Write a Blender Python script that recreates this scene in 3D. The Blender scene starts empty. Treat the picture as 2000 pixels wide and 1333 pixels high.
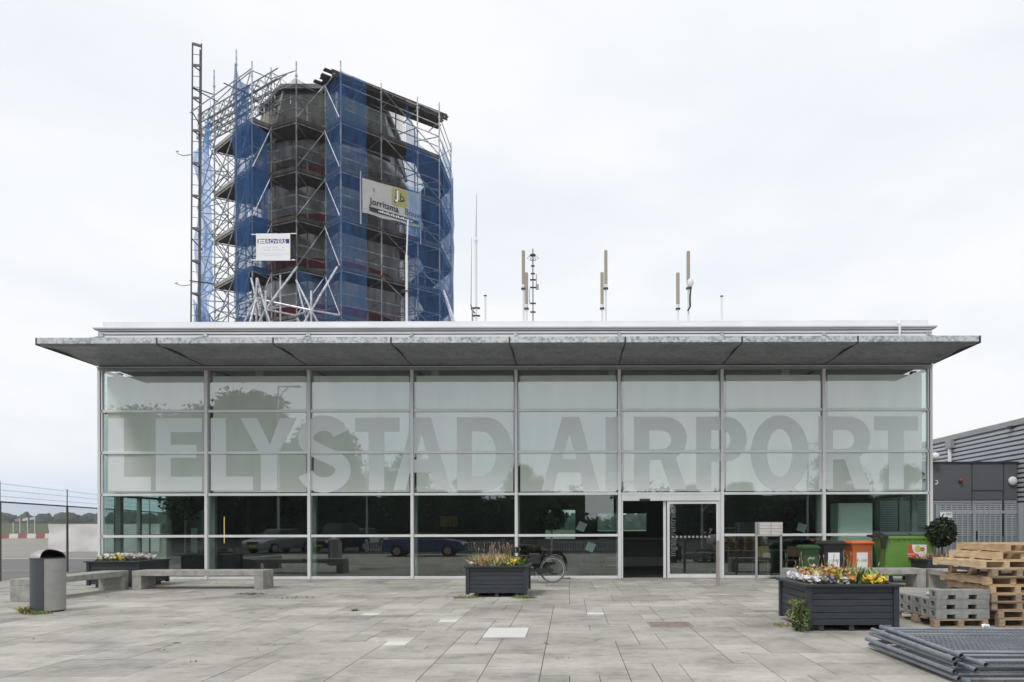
import bpy, bmesh, math, random
from mathutils import Vector, Matrix, noise
random.seed(7)
R = math.radians
S = bpy.context.scene
COL = S.collection

# ---------------------------------------------------------------- camera
cam = bpy.data.cameras.new("camera")
cam.sensor_width = 36.0
cam.lens = 24.0
cam.shift_x = -0.056
cam.shift_y = 0.18175
cam.clip_end = 4000
camo = bpy.data.objects.new("camera", cam)
COL.objects.link(camo)
camo.location = (0, 0, 1.5)
camo.rotation_euler = (R(90), R(0.14), 0)
S.camera = camo
S.view_settings.view_transform = 'Standard'
S.view_settings.look = 'None'
S.view_settings.exposure = 0.08
S.view_settings.gamma = 1.0
S.view_settings.use_curve_mapping = False

# ---------------------------------------------------------------- sky and sun
SUN_EL, SUN_ROT = R(52), R(215)
W = bpy.data.worlds.new("World")
S.world = W
W.use_nodes = True
nt = W.node_tree
nt.nodes.clear()
def wn(t, **k):
    n = nt.nodes.new(t)
    for a, b in k.items():
        setattr(n, a, b)
    return n
out = wn('ShaderNodeOutputWorld'); bg = wn('ShaderNodeBackground')
sky = wn('ShaderNodeTexSky', sky_type='NISHITA', sun_disc=False)
sky.sun_elevation = SUN_EL; sky.sun_rotation = SUN_ROT
sky.air_density = 1.0; sky.dust_density = 4.0
vm = wn('ShaderNodeVectorMath', operation='SCALE'); vm.inputs['Scale'].default_value = 0.09
tc = wn('ShaderNodeTexCoord'); mp = wn('ShaderNodeMapping'); mp.inputs['Scale'].default_value = (1.0, 1.0, 3.2)
nz = wn('ShaderNodeTexNoise'); nz.inputs['Scale'].default_value = 1.7; nz.inputs['Detail'].default_value = 5; nz.inputs['Roughness'].default_value = 0.5
cr = wn('ShaderNodeValToRGB')
cr.color_ramp.elements[0].position = 0.40; cr.color_ramp.elements[0].color = (0.70, 0.785, 0.91, 1)
cr.color_ramp.elements[1].position = 0.60; cr.color_ramp.elements[1].color = (0.95, 0.965, 0.985, 1)
sep = wn('ShaderNodeSeparateXYZ'); mr = wn('ShaderNodeMapRange')
mr.inputs['From Min'].default_value = 0.0; mr.inputs['From Max'].default_value = 0.45
mixh = wn('ShaderNodeMixRGB'); mixh.inputs[2].default_value = (1.0, 1.0, 1.01, 1)
mul = wn('ShaderNodeMath', operation='MULTIPLY'); mul.inputs[1].default_value = 0.55
mix = wn('ShaderNodeMixRGB'); mix.inputs[0].default_value = 0.94
L = nt.links.new
L(tc.outputs['Generated'], mp.inputs[0]); L(mp.outputs[0], nz.inputs['Vector']); L(nz.outputs['Fac'], cr.inputs[0])
L(tc.outputs['Generated'], sep.inputs[0]); L(sep.outputs['Z'], mr.inputs[0]); L(mr.outputs[0], mul.inputs[0]); L(mul.outputs[0], mixh.inputs[0])
L(cr.outputs[0], mixh.inputs[1])
L(sky.outputs[0], vm.inputs[0]); L(vm.outputs[0], mix.inputs[1]); L(mixh.outputs[0], mix.inputs[2])
L(mix.outputs[0], bg.inputs[0]); bg.inputs[1].default_value = 1.0
L(bg.outputs[0], out.inputs[0])
sl = bpy.data.lights.new("sun", 'SUN'); sl.energy = 1.6; sl.angle = R(11); sl.color = (1.0, 0.96, 0.9)
so = bpy.data.objects.new("sun", sl); COL.objects.link(so)
so.rotation_euler = (R(38), 0, R(-35))

# ---------------------------------------------------------------- picture geometry
D = 19.87                       # distance of the facade
def P(u, v, Y):                 # a point of the photo at distance Y, in metres
    du = u - 1112.0; dv = v - 1030.0 - 0.0025 * du
    return Vector((du * Y / 1333.0, Y, 1.5 - dv * Y / 1333.0))
def PX(u, Y): return (u - 1112.0) * Y / 1333.0
def PZ(v, Y): return 1.5 - (v - 1030.0) * Y / 1333.0

# ---------------------------------------------------------------- materials
def lin(c):
    r = []
    for x in c:
        x = x / 255.0
        r.append(x / 12.92 if x <= 0.04045 else ((x + 0.055) / 1.055) ** 2.4)
    return (r[0], r[1], r[2], 1)
def newmat(name):
    m = bpy.data.materials.new(name); m.use_nodes = True
    return m, m.node_tree, m.node_tree.nodes['Principled BSDF']
def mat(name, c, rough=0.6, metal=0.0, var=0.0, scale=6.0, c2=None, bump=0.0, bscale=None, stretch=None, spec=None, detail=6, island=0.0, perobj=0.0):
    """c is a base colour (linear). var mixes in c2 with noise."""
    m, t, b = newmat(name)
    c = tuple(c) + ((1,) if len(c) == 3 else ())
    b.inputs['Base Color'].default_value = c
    b.inputs['Roughness'].default_value = rough
    b.inputs['Metallic'].default_value = metal
    if spec is not None: b.inputs['Specular IOR Level'].default_value = spec
    if var > 0 or bump > 0:
        co = t.nodes.new('ShaderNodeTexCoord'); ma = t.nodes.new('ShaderNodeMapping')
        if stretch: ma.inputs['Scale'].default_value = stretch
        t.links.new(co.outputs['Object'], ma.inputs[0])
    if var > 0:
        n = t.nodes.new('ShaderNodeTexNoise'); n.inputs['Scale'].default_value = scale; n.inputs['Detail'].default_value = detail
        n.inputs['Roughness'].default_value = 0.6
        rp = t.nodes.new('ShaderNodeValToRGB')
        c2 = c2 or tuple(x * (1 - var) for x in c[:3])
        c2 = tuple(c2[:3]) + (1,)
        rp.color_ramp.elements[0].position = 0.32; rp.color_ramp.elements[0].color = c2
        rp.color_ramp.elements[1].position = 0.68; rp.color_ramp.elements[1].color = c
        t.links.new(ma.outputs[0], n.inputs['Vector']); t.links.new(n.outputs['Fac'], rp.inputs[0]); t.links.new(rp.outputs[0], b.inputs['Base Color'])
    if island > 0 or perobj > 0:
        hs = t.nodes.new('ShaderNodeHueSaturation'); mm = t.nodes.new('ShaderNodeMapRange'); am = max(island, perobj)
        mm.inputs['To Min'].default_value = 1 - am; mm.inputs['To Max'].default_value = 1 + am * .5
        src = t.nodes.new('ShaderNodeNewGeometry').outputs['Random Per Island'] if island > 0 else t.nodes.new('ShaderNodeObjectInfo').outputs['Random']
        t.links.new(src, mm.inputs[0]); t.links.new(mm.outputs[0], hs.inputs['Value'])
        if b.inputs['Base Color'].is_linked: t.links.new(b.inputs['Base Color'].links[0].from_socket, hs.inputs['Color'])
        else: hs.inputs['Color'].default_value = c
        t.links.new(hs.outputs[0], b.inputs['Base Color'])
    if bump > 0:
        n2 = t.nodes.new('ShaderNodeTexNoise'); n2.inputs['Scale'].default_value = bscale or scale * 6; n2.inputs['Detail'].default_value = 4
        bu = t.nodes.new('ShaderNodeBump'); bu.inputs['Strength'].default_value = bump; bu.inputs['Distance'].default_value = 0.01
        t.links.new(ma.outputs[0], n2.inputs['Vector']); t.links.new(n2.outputs['Fac'], bu.inputs['Height']); t.links.new(bu.outputs[0], b.inputs['Normal'])
    return m
def glassmat(name, tint, refl, rough=0.0):
    m = bpy.data.materials.new(name); m.use_nodes = True
    t = m.node_tree; t.nodes.clear()
    o = t.nodes.new('ShaderNodeOutputMaterial'); mx = t.nodes.new('ShaderNodeMixShader')
    tr = t.nodes.new('ShaderNodeBsdfTransparent'); gl = t.nodes.new('ShaderNodeBsdfGlossy')
    tr.inputs[0].default_value = tint + (1,); gl.inputs['Roughness'].default_value = rough
    gl.inputs['Color'].default_value = (0.97, 0.99, 0.98, 1)
    lw = t.nodes.new('ShaderNodeLayerWeight'); lw.inputs[0].default_value = 0.5
    mr = t.nodes.new('ShaderNodeMapRange'); mr.inputs['To Min'].default_value = refl; mr.inputs['To Max'].default_value = 1.0
    pw = t.nodes.new('ShaderNodeMath'); pw.operation = 'POWER'; pw.inputs[1].default_value = 4.0
    t.links.new(lw.outputs['Facing'], pw.inputs[0]); t.links.new(pw.outputs[0], mr.inputs[0])
    t.links.new(mr.outputs[0], mx.inputs[0]); t.links.new(tr.outputs[0], mx.inputs[1]); t.links.new(gl.outputs[0], mx.inputs[2])
    t.links.new(mx.outputs[0], o.inputs[0])
    return m
def netmat(name, c, opac, weave=26.0):
    m = bpy.data.materials.new(name); m.use_nodes = True
    t = m.node_tree; t.nodes.clear()
    o = t.nodes.new('ShaderNodeOutputMaterial'); mx = t.nodes.new('ShaderNodeMixShader')
    tr = t.nodes.new('ShaderNodeBsdfTransparent'); df = t.nodes.new('ShaderNodeBsdfDiffuse'); tl = t.nodes.new('ShaderNodeBsdfTranslucent')
    ad = t.nodes.new('ShaderNodeMixShader'); ad.inputs[0].default_value = 0.35
    df.inputs[0].default_value = tuple(c) + (1,); tl.inputs[0].default_value = tuple(c) + (1,)
    co = t.nodes.new('ShaderNodeTexCoord'); n = t.nodes.new('ShaderNodeTexNoise'); ma = t.nodes.new('ShaderNodeMapping')
    ma.inputs['Scale'].default_value = (2.2, 2.2, 0.5)
    n.inputs['Scale'].default_value = 1.4; n.inputs['Detail'].default_value = 5
    mr = t.nodes.new('ShaderNodeMapRange'); mr.inputs['From Min'].default_value = 0.3; mr.inputs['From Max'].default_value = 0.7
    mr.inputs['To Min'].default_value = opac - 0.2; mr.inputs['To Max'].default_value = opac + 0.2
    t.links.new(co.outputs['Object'], ma.inputs[0]); t.links.new(ma.outputs[0], n.inputs['Vector']); t.links.new(n.outputs['Fac'], mr.inputs[0])
    t.links.new(mr.outputs[0], mx.inputs[0]); t.links.new(df.outputs[0], ad.inputs[1]); t.links.new(tl.outputs[0], ad.inputs[2])
    t.links.new(tr.outputs[0], mx.inputs[1]); t.links.new(ad.outputs[0], mx.inputs[2]); t.links.new(mx.outputs[0], o.inputs[0])
    return m
def galvmat(name, lo, hi, scale=22.0, rough=0.45, metal=0.35):
    m, t, b = newmat(name)
    co = t.nodes.new('ShaderNodeTexCoord'); v = t.nodes.new('ShaderNodeTexVoronoi'); v.inputs['Scale'].default_value = scale
    n = t.nodes.new('ShaderNodeTexNoise'); n.inputs['Scale'].default_value = 1.3; n.inputs['Detail'].default_value = 7
    sp = t.nodes.new('ShaderNodeSeparateXYZ'); a = t.nodes.new('ShaderNodeMath'); a.operation = 'MULTIPLY_ADD'; a.inputs[1].default_value = 0.55
    rp = t.nodes.new('ShaderNodeValToRGB'); rp.color_ramp.elements[0].position = 0.35; rp.color_ramp.elements[1].position = 0.95
    rp.color_ramp.elements[0].color = tuple(lo) + (1,); rp.color_ramp.elements[1].color = tuple(hi) + (1,)
    t.links.new(co.outputs['Object'], v.inputs['Vector']); t.links.new(co.outputs['Object'], n.inputs['Vector'])
    t.links.new(v.outputs['Color'], sp.inputs[0]); t.links.new(sp.outputs[0], a.inputs[0]); t.links.new(n.outputs['Fac'], a.inputs[2])
    t.links.new(a.outputs[0], rp.inputs[0]); t.links.new(rp.outputs[0], b.inputs['Base Color'])
    b.inputs['Roughness'].default_value = rough; b.inputs['Metallic'].default_value = metal
    return m
def emitmat(name, c, s):
    m, t, b = newmat(name)
    b.inputs['Base Color'].default_value = tuple(c) + (1,)
    b.inputs['Emission Color'].default_value = tuple(c) + (1,); b.inputs['Emission Strength'].default_value = s
    return m
M = {}
M['alu'] = mat('white_aluminium', (0.74, 0.755, 0.755), 0.38, 0.1, var=0.12, scale=1.5, stretch=(1, 1, .3))
M['alu_dim'] = mat('grey_aluminium', (0.36, 0.37, 0.37), 0.45, 0.2, var=0.15, scale=2)
M['fascia'] = mat('pale_fascia', (0.82, 0.83, 0.85), 0.5, var=0.10, scale=0.8)
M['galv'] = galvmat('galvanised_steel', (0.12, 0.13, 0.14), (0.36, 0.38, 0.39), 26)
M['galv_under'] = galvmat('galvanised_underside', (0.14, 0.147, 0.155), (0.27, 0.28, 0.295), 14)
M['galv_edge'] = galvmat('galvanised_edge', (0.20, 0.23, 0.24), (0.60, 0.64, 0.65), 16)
M['tube'] = galvmat('scaffold_tube', (0.26, 0.28, 0.31), (0.60, 0.62, 0.66), 9, 0.4, 0.3)
M['galv_tube'] = mat('fence_tube', (0.34, 0.375, 0.42), 0.4, 0.35, var=0.4, scale=3)
M['mast'] = mat('mast_grey', (0.11, 0.11, 0.105), 0.6)
M['mast_pole'] = mat('pole_grey', (0.30, 0.31, 0.36), 0.5)
M['lettering_grey'] = mat('glass_lettering', (0.13, 0.15, 0.145), 0.6)
M['dark_metal'] = mat('dark_metal', (0.035, 0.037, 0.04), 0.5, 0.3)
M['glass'] = glassmat('facade_glass', (0.83, 0.90, 0.87), 0.125)
M['glass_up'] = glassmat('upper_facade_glass', (0.93, 0.965, 0.95), 0.21)
M['glass_side'] = glassmat('side_glass', (0.82, 0.91, 0.88), 0.07)
M['blind'] = mat('blind_fabric', (0.80, 0.84, 0.775), 0.9, var=0.06, scale=0.7)
M['film'] = mat('letter_film', (0.655, 0.72, 0.715), 0.6, var=0.05, scale=0.5)
M['black'] = mat('black_plastic', (0.012, 0.012, 0.014), 0.45)
M['rubber'] = mat('rubber', (0.02, 0.02, 0.02), 0.8)
M['tyre_grey'] = mat('grey_tyre_wall', (0.30, 0.30, 0.29), 0.7)
M['concrete'] = mat('bench_concrete', (0.40, 0.39, 0.365), 0.85, var=0.35, scale=5, c2=(0.24, 0.235, 0.215), bump=0.35, bscale=40)
M['block'] = mat('block_concrete', (0.34, 0.345, 0.335), 0.85, perobj=.2, var=0.4, scale=7, bump=0.4, bscale=60)
M['planter'] = mat('planter_paint', (0.042, 0.050, 0.061), 0.5, island=.2, var=0.35, scale=5, bump=0.15, bscale=30, stretch=(.5, .5, 3))
M['soil'] = mat('soil', (0.05, 0.035, 0.022), 0.95, var=0.5, scale=20, bump=0.8)
M['wood'] = mat('pallet_wood', (0.60, 0.45, 0.29), 0.75, island=.35, var=0.4, scale=4, c2=(0.42, 0.27, 0.14), stretch=(1, 1, 6), bump=0.2, bscale=50)
M['wood_old'] = mat('pallet_wood_weathered', (0.42, 0.33, 0.23), 0.8, island=.4, var=0.45, scale=4, c2=(0.24, 0.17, 0.11), stretch=(1, 1, 6), bump=0.2)
M['wood_pale'] = mat('pallet_wood_pale', (0.70, 0.56, 0.38), 0.75, island=.25, var=0.3, scale=4, c2=(0.52, 0.36, 0.2), stretch=(1, 1, 6), bump=0.2)
M['steel'] = mat('brushed_steel', (0.42, 0.41, 0.39), 0.52, 0.4, var=0.2, scale=3)
M['bin_dark'] = mat('bin_dark_grey', (0.06, 0.068, 0.08), 0.5)
M['white'] = mat('white_paint', (0.72, 0.73, 0.73), 0.5)
M['red'] = mat('red_paint', (0.30, 0.035, 0.035), 0.5, var=0.2)
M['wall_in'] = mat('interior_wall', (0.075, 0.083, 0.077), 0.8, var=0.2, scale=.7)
M['wall_mid'] = mat('interior_panel', (0.20, 0.23, 0.21), 0.8)
M['wall_pale'] = mat('interior_cabinet', (0.82, 0.88, 0.85), 0.6)
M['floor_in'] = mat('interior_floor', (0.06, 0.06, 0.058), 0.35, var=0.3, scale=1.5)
M['louvre'] = mat('louvre_grey', (0.50, 0.53, 0.57), 0.5, 0.15)
M['clad'] = mat('dark_cladding', (0.105, 0.113, 0.125), 0.55, var=0.08, scale=.8)
M['corr'] = mat('corrugated_sheet', (0.50, 0.53, 0.58), 0.45, 0.1, var=0.1, scale=.5)
M['leaf_dark'] = mat('dark_leaf', (0.028, 0.05, 0.018), 0.6, var=0.5, scale=2.5, c2=(0.010, 0.020, 0.007))
M['leaf_tree'] = mat('tree_leaf', (0.065, 0.105, 0.035), 0.6, var=0.5, scale=.5, c2=(0.03, 0.055, 0.02))
M['leaf_wood'] = mat('far_leaf_hazed', (0.045, 0.068, 0.045), 0.8, var=0.5, scale=.12, c2=(0.018, 0.032, 0.025))  # green dulled towards blue, distance haze put into the leaf colour
M['bark'] = mat('bark', (0.10, 0.08, 0.06), 0.9, var=0.4, scale=8, bump=0.6)
M['net_blue'] = netmat('blue_netting', (0.060, 0.140, 0.31), 0.52)
M['net_blue_light'] = netmat('blue_netting_thin', (0.10, 0.25, 0.56), 0.50)
M['net_black'] = netmat('black_netting', (0.035, 0.034, 0.034), 0.42)
M['net_pale'] = netmat('pale_blue_netting', (0.20, 0.40, 0.78), 0.62)
M['net_strip'] = netmat('blue_netting_folded', (0.055, 0.135, 0.31), 0.70)
M['net_back'] = netmat('blue_netting_dense', (0.050, 0.095, 0.20), 0.70)
M['deck'] = mat('scaffold_plank', (0.10, 0.085, 0.07), 0.85, var=0.5, scale=3, c2=(0.045, 0.038, 0.033), stretch=(.6, 3, 1))
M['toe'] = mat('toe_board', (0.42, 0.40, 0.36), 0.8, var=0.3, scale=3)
M['tower'] = mat('tower_render', (0.50, 0.50, 0.49), 0.6, var=0.1, scale=1)
M['plastic'] = mat('plastic_wrap', (0.72, 0.72, 0.73), 0.25, var=0.6, scale=2.2, c2=(0.25, 0.25, 0.26), bump=1.0, bscale=5)
M['cab_glass'] = mat('cab_glass', (0.055, 0.075, 0.07), 0.5, 0.0, var=0.4, scale=1, spec=0.15)
M['banner'] = mat('banner_cloth', (0.50, 0.495, 0.475), 0.7, var=0.2, scale=1.5)
M['banner_white'] = mat('banner_white', (0.80, 0.81, 0.83), 0.6)
M['yellow_sq'] = mat('banner_yellow', (0.36, 0.32, 0.09), 0.7)
M['ink'] = mat('dark_ink', (0.025, 0.027, 0.035), 0.7)
M['ink_blue'] = mat('blue_ink', (0.03, 0.03, 0.16), 0.7)
M['ink_grey'] = mat('grey_ink', (0.62, 0.64, 0.63), 0.7)
M['panel_beige'] = mat('aerial_beige', (0.34, 0.30, 0.235), 0.6)
M['asphalt'] = mat('asphalt', (0.04, 0.04, 0.042), 0.9, var=0.3, scale=.4)

def filmmat(name, c, refl):      # frosted film on the glass: matt body under a glossy sheet
    m = bpy.data.materials.new(name); m.use_nodes = True; t = m.node_tree; t.nodes.clear()
    o = t.nodes.new('ShaderNodeOutputMaterial'); mx = t.nodes.new('ShaderNodeMixShader'); df = t.nodes.new('ShaderNodeBsdfDiffuse'); gl = t.nodes.new('ShaderNodeBsdfGlossy')
    gl.inputs['Roughness'].default_value = 0.012; gl.inputs['Color'].default_value = (.93, .98, 1, 1); mx.inputs[0].default_value = refl
    co = t.nodes.new('ShaderNodeTexCoord'); n = t.nodes.new('ShaderNodeTexNoise'); ma = t.nodes.new('ShaderNodeMapping'); ma.inputs['Scale'].default_value = (1.6, 1, .35)
    n.inputs['Scale'].default_value = 1.1; n.inputs['Detail'].default_value = 7
    rp = t.nodes.new('ShaderNodeValToRGB'); rp.color_ramp.elements[0].position = .3; rp.color_ramp.elements[1].position = .7
    rp.color_ramp.elements[0].color = tuple(x * .88 for x in c) + (1,); rp.color_ramp.elements[1].color = tuple(c) + (1,)
    t.links.new(co.outputs['Object'], ma.inputs[0]); t.links.new(ma.outputs[0], n.inputs['Vector']); t.links.new(n.outputs['Fac'], rp.inputs[0]); t.links.new(rp.outputs[0], df.inputs[0])
    n2 = t.nodes.new('ShaderNodeTexNoise'); n2.inputs['Scale'].default_value = .9; bu = t.nodes.new('ShaderNodeBump'); bu.inputs['Strength'].default_value = .02; bu.inputs['Distance'].default_value = .05
    t.links.new(co.outputs['Object'], n2.inputs['Vector']); t.links.new(n2.outputs['Fac'], bu.inputs['Height']); t.links.new(bu.outputs[0], gl.inputs['Normal'])
    t.links.new(df.outputs[0], mx.inputs[1]); t.links.new(gl.outputs[0], mx.inputs[2]); t.links.new(mx.outputs[0], o.inputs[0]); return m
M['frost'] = filmmat('frosted_film', (0.61, 0.69, 0.62), 0.235)
# ---------------------------------------------------------------- mesh helpers
def wloc(o):
    v = Vector((0, 0, 0))
    while o is not None:
        v += Vector(o.location); o = o.parent
    return v
class MB:
    def __init__(s): s.v = []; s.f = []; s.mi = []; s.cur = 0
    def add(s, vs, fs):
        b = len(s.v); s.v += [tuple(x) for x in vs]
        for f in fs: s.f.append(tuple(b + i for i in f)); s.mi.append(s.cur)
        return s
    def box(s, x0, x1, y0, y1, z0, z1):
        if x0 > x1: x0, x1 = x1, x0
        if y0 > y1: y0, y1 = y1, y0
        if z0 > z1: z0, z1 = z1, z0
        return s.add([(x0, y0, z0), (x1, y0, z0), (x1, y1, z0), (x0, y1, z0), (x0, y0, z1), (x1, y0, z1), (x1, y1, z1), (x0, y1, z1)],
                     [(0, 3, 2, 1), (4, 5, 6, 7), (0, 1, 5, 4), (1, 2, 6, 5), (2, 3, 7, 6), (3, 0, 4, 7)])
    def obox(s, p, q, w, h, up=(0, 0, 1)):
        """box along p->q, w across, h along up"""
        p = Vector(p); q = Vector(q); d = (q - p).normalized(); u = Vector(up)
        a = d.cross(u)
        if a.length < 1e-5: a = d.cross(Vector((0, 1, 0)))
        a.normalize(); u = a.cross(d).normalized(); a *= w / 2; u *= h / 2
        vs = [p - a - u, p + a - u, p + a + u, p - a + u, q - a - u, q + a - u, q + a + u, q - a + u]
        return s.add(vs, [(0, 1, 2, 3), (7, 6, 5, 4), (0, 4, 5, 1), (1, 5, 6, 2), (2, 6, 7, 3), (3, 7, 4, 0)])
    def tube(s, p, q, r, n=8, r2=None, caps=True):
        p = Vector(p); q = Vector(q); d = (q - p)
        if d.length < 1e-6: return s
        d.normalize(); r2 = r if r2 is None else r2
        a = d.cross(Vector((0, 0, 1)))
        if a.length < 1e-3: a = d.cross(Vector((0, 1, 0)))
        a.normalize(); b = d.cross(a)
        vs = []
        for k in range(n):
            t = 2 * math.pi * k / n; o = a * math.cos(t) + b * math.sin(t)
            vs.append(p + o * r); vs.append(q + o * r2)
        fs = [(2 * k, 2 * k + 1, (2 * k + 3) % (2 * n), (2 * k + 2) % (2 * n)) for k in range(n)]
        if caps:
            fs.append(tuple(2 * k for k in range(n))); fs.append(tuple(2 * k + 1 for k in reversed(range(n))))
        return s.add(vs, fs)
    def path(s, pts, r, n=8):
        for i in range(len(pts) - 1): s.tube(pts[i], pts[i + 1], r, n)
        return s
    def lathe(s, prof, c=(0, 0, 0), n=24, a0=0.0, a1=2 * math.pi):
        full = abs(a1 - a0 - 2 * math.pi) < 1e-6; k = n if full else n + 1
        vs = []
        for i in range(k):
            t = a0 + (a1 - a0) * i / n
            for (r, z) in prof: vs.append((c[0] + r * math.cos(t), c[1] + r * math.sin(t), c[2] + z))
        m = len(prof); fs = []
        for i in range(n):
            j = (i + 1) % k
            for a in range(m - 1):
                fs.append((i * m + a, j * m + a, j * m + a + 1, i * m + a + 1))
        return s.add(vs, fs)
    def prism(s, poly, axis, a, b):
        """poly in the other two axes; axis 'x','y','z'"""
        def mk(p, t):
            return {'x': (t, p[0], p[1]), 'y': (p[0], t, p[1]), 'z': (p[0], p[1], t)}[axis]
        n = len(poly); vs = [mk(p, a) for p in poly] + [mk(p, b) for p in poly]
        fs = [tuple(range(n))[::-1], tuple(range(n, 2 * n))] + [(i, (i + 1) % n, n + (i + 1) % n, n + i) for i in range(n)]
        return s.add(vs, fs)
    def quad(s, a, b, c, d): return s.add([a, b, c, d], [(0, 1, 2, 3)])
    def ball(s, c, r, nu=12, nv=8, sq=(1, 1, 1)):
        vs = []; fs = []
        for j in range(nv + 1):
            p = math.pi * j / nv
            for i in range(nu):
                t = 2 * math.pi * i / nu
                vs.append((c[0] + r * sq[0] * math.sin(p) * math.cos(t), c[1] + r * sq[1] * math.sin(p) * math.sin(t), c[2] + r * sq[2] * math.cos(p)))
        for j in range(nv):
            for i in range(nu):
                fs.append((j * nu + i, (j + 1) * nu + i, (j + 1) * nu + (i + 1) % nu, j * nu + (i + 1) % nu))
        return s.add(vs, fs)
    def torus(s, c, R0, r, axis='y', n=36, m=8, a0=0, a1=2 * math.pi):
        full = abs(a1 - a0 - 2 * math.pi) < 1e-6; k = n if full else n + 1
        vs = []
        for i in range(k):
            t = a0 + (a1 - a0) * i / n
            for j in range(m):
                q = 2 * math.pi * j / m; rr = R0 + r * math.cos(q); h = r * math.sin(q)
                x, z = rr * math.cos(t), rr * math.sin(t)
                vs.append((c[0] + x, c[1] + h, c[2] + z) if axis == 'y' else (c[0] + h, c[1] + x, c[2] + z) if axis == 'x' else (c[0] + x, c[1] + z, c[2] + h))
        fs = []
        for i in range(n):
            for j in range(m):
                fs.append((i * m + j, ((i + 1) % k) * m + j, ((i + 1) % k) * m + (j + 1) % m, i * m + (j + 1) % m))
        return s.add(vs, fs)
    def build(s, name, m, parent=None, smooth=False, bevel=0.0, label=None):
        me = bpy.data.meshes.new(name)
        off = wloc(parent) if parent is not None else Vector((0, 0, 0))
        me.from_pydata([(x - off.x, y - off.y, z - off.z) for x, y, z in s.v], [], s.f)
        ms = m if isinstance(m, (list, tuple)) else [m]
        for q in ms: me.materials.append(q)
        if len(ms) > 1: me.polygons.foreach_set('material_index', s.mi)
        if smooth: me.polygons.foreach_set('use_smooth', [True] * len(me.polygons))
        me.validate(); me.update()
        bm = bmesh.new(); bm.from_mesh(me); bmesh.ops.recalc_face_normals(bm, faces=bm.faces) if not smooth or True else None
        bm.to_mesh(me); bm.free()
        if smooth:
            try: me.set_sharp_from_angle(angle=R(40))
            except Exception: pass
        o = bpy.data.objects.new(name, me); COL.objects.link(o)
        if parent is not None: o.parent = parent
        if bevel > 0:
            b = o.modifiers.new('bevel', 'BEVEL'); b.width = bevel; b.segments = 2; b.limit_method = 'ANGLE'
        if label: o['label'] = label
        return o
def box(x0, x1, y0, y1, z0, z1): return MB().box(x0, x1, y0, y1, z0, z1)
def tag(o, label, cat, group=None, kind=None):
    if label: o['label'] = label
    if cat: o['category'] = cat
    if group: o['group'] = group
    if kind: o['kind'] = kind
    return o
def thing(name, label, cat, loc=(0, 0, 0), group=None):
    o = bpy.data.objects.new(name, None); COL.objects.link(o); o.location = loc; o.empty_display_size = 0.2
    return tag(o, label, cat, group)
def struct(mb, name, m, **k):
    o = mb.build(name, m, **k); o['kind'] = 'structure'; return o
def dup(root, loc, rot=(0, 0, 0), label=None, scale=None):
    r = root.copy(); COL.objects.link(r); r.location = loc; r.rotation_euler = rot
    if label: r['label'] = label
    if scale: r.scale = (scale,) * 3 if not isinstance(scale, tuple) else scale
    for ch in list(root.children):
        c = ch.copy(); COL.objects.link(c); c.parent = r
        for g in list(ch.children):
            d = g.copy(); COL.objects.link(d); d.parent = c
    return r
def mesh_from_curve(cu, name, m, parent):
    ob = bpy.data.objects.new('tmp', cu); COL.objects.link(ob)
    dg = bpy.context.evaluated_depsgraph_get(); dg.update()
    me = bpy.data.meshes.new_from_object(ob.evaluated_get(dg)); bpy.data.objects.remove(ob)
    me.name = name; me.materials.clear(); me.materials.append(m)
    o = bpy.data.objects.new(name, me); COL.objects.link(o); o.parent = parent
    return o
def text(body, size, m, name, parent, origin, xdir=(1, 0, 0), up=(0, 0, 1), ex=0.002, bold=0.0, align='LEFT', sx=1.0, shear=0.0):
    """flat lettering: origin in world metres"""
    cu = bpy.data.curves.new(name, 'FONT'); cu.body = body; cu.size = size; cu.extrude = ex; cu.offset = bold; cu.align_x = align; cu.shear = shear
    cu.resolution_u = 3
    o = mesh_from_curve(cu, name, m, parent)
    x = Vector(xdir).normalized(); z = Vector(up).normalized(); n = x.cross(z)
    mt = Matrix(((x.x * sx, z.x, n.x, 0), (x.y * sx, z.y, n.y, 0), (x.z * sx, z.z, n.z, 0), (0, 0, 0, 1)))
    off = Vector(origin) - wloc(parent)
    for v in o.data.vertices:
        v.co = mt @ v.co + off
    return o
def filled(polys, y, name, m, parent, ex=0.002):
    """flat letter from outlines [(u-like x, z)...] in the XZ plane at y"""
    cu = bpy.data.curves.new(name, 'CURVE'); cu.dimensions = '2D'; cu.fill_mode = 'BOTH'; cu.extrude = ex
    for poly in polys:
        sp = cu.splines.new('POLY'); sp.points.add(len(poly) - 1)
        for i, (a, b) in enumerate(poly): sp.points[i].co = (a, b, 0, 1)
        sp.use_cyclic_u = True
    o = mesh_from_curve(cu, name, m, parent)
    off = wloc(parent)
    for v in o.data.vertices:
        x, z, d = v.co; v.co = (x - off.x, y + d - off.y, z - off.z)
    return o

# ---------------------------------------------------------------- ground
struct(MB().quad((-1500, -800, -0.05), (1500, -800, -0.05), (1500, 2200, -0.05), (-1500, 2200, -0.05)), 'grass_field',
       mat('field_grass', (0.085, 0.115, 0.04), 0.95, var=0.4, scale=.03, c2=(0.05, 0.075, 0.03)))
struct(MB().quad((-400, 3, -0.02), (300, 3, -0.02), (300, 104, -0.02), (-400, 104, -0.02)), 'airport_apron',
       mat('apron_surface', (0.34, 0.31, 0.265), 0.9, var=0.3, scale=.15, c2=(0.26, 0.245, 0.22)))
struct(MB().quad((-400, 3, -0.014), (-16.1, 3, -0.014), (-16.1, 34, -0.014), (-400, 34, -0.014)), 'service_road',
       mat('service_road_surface', (0.21, 0.205, 0.20), 0.9, var=0.25, scale=.3))
struct(MB().quad((-400, 34.0, -0.008), (-12, 34.0, -0.008), (-12, 34.35, -0.008), (-400, 34.35, -0.008)), 'apron_line', M['white'])
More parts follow.
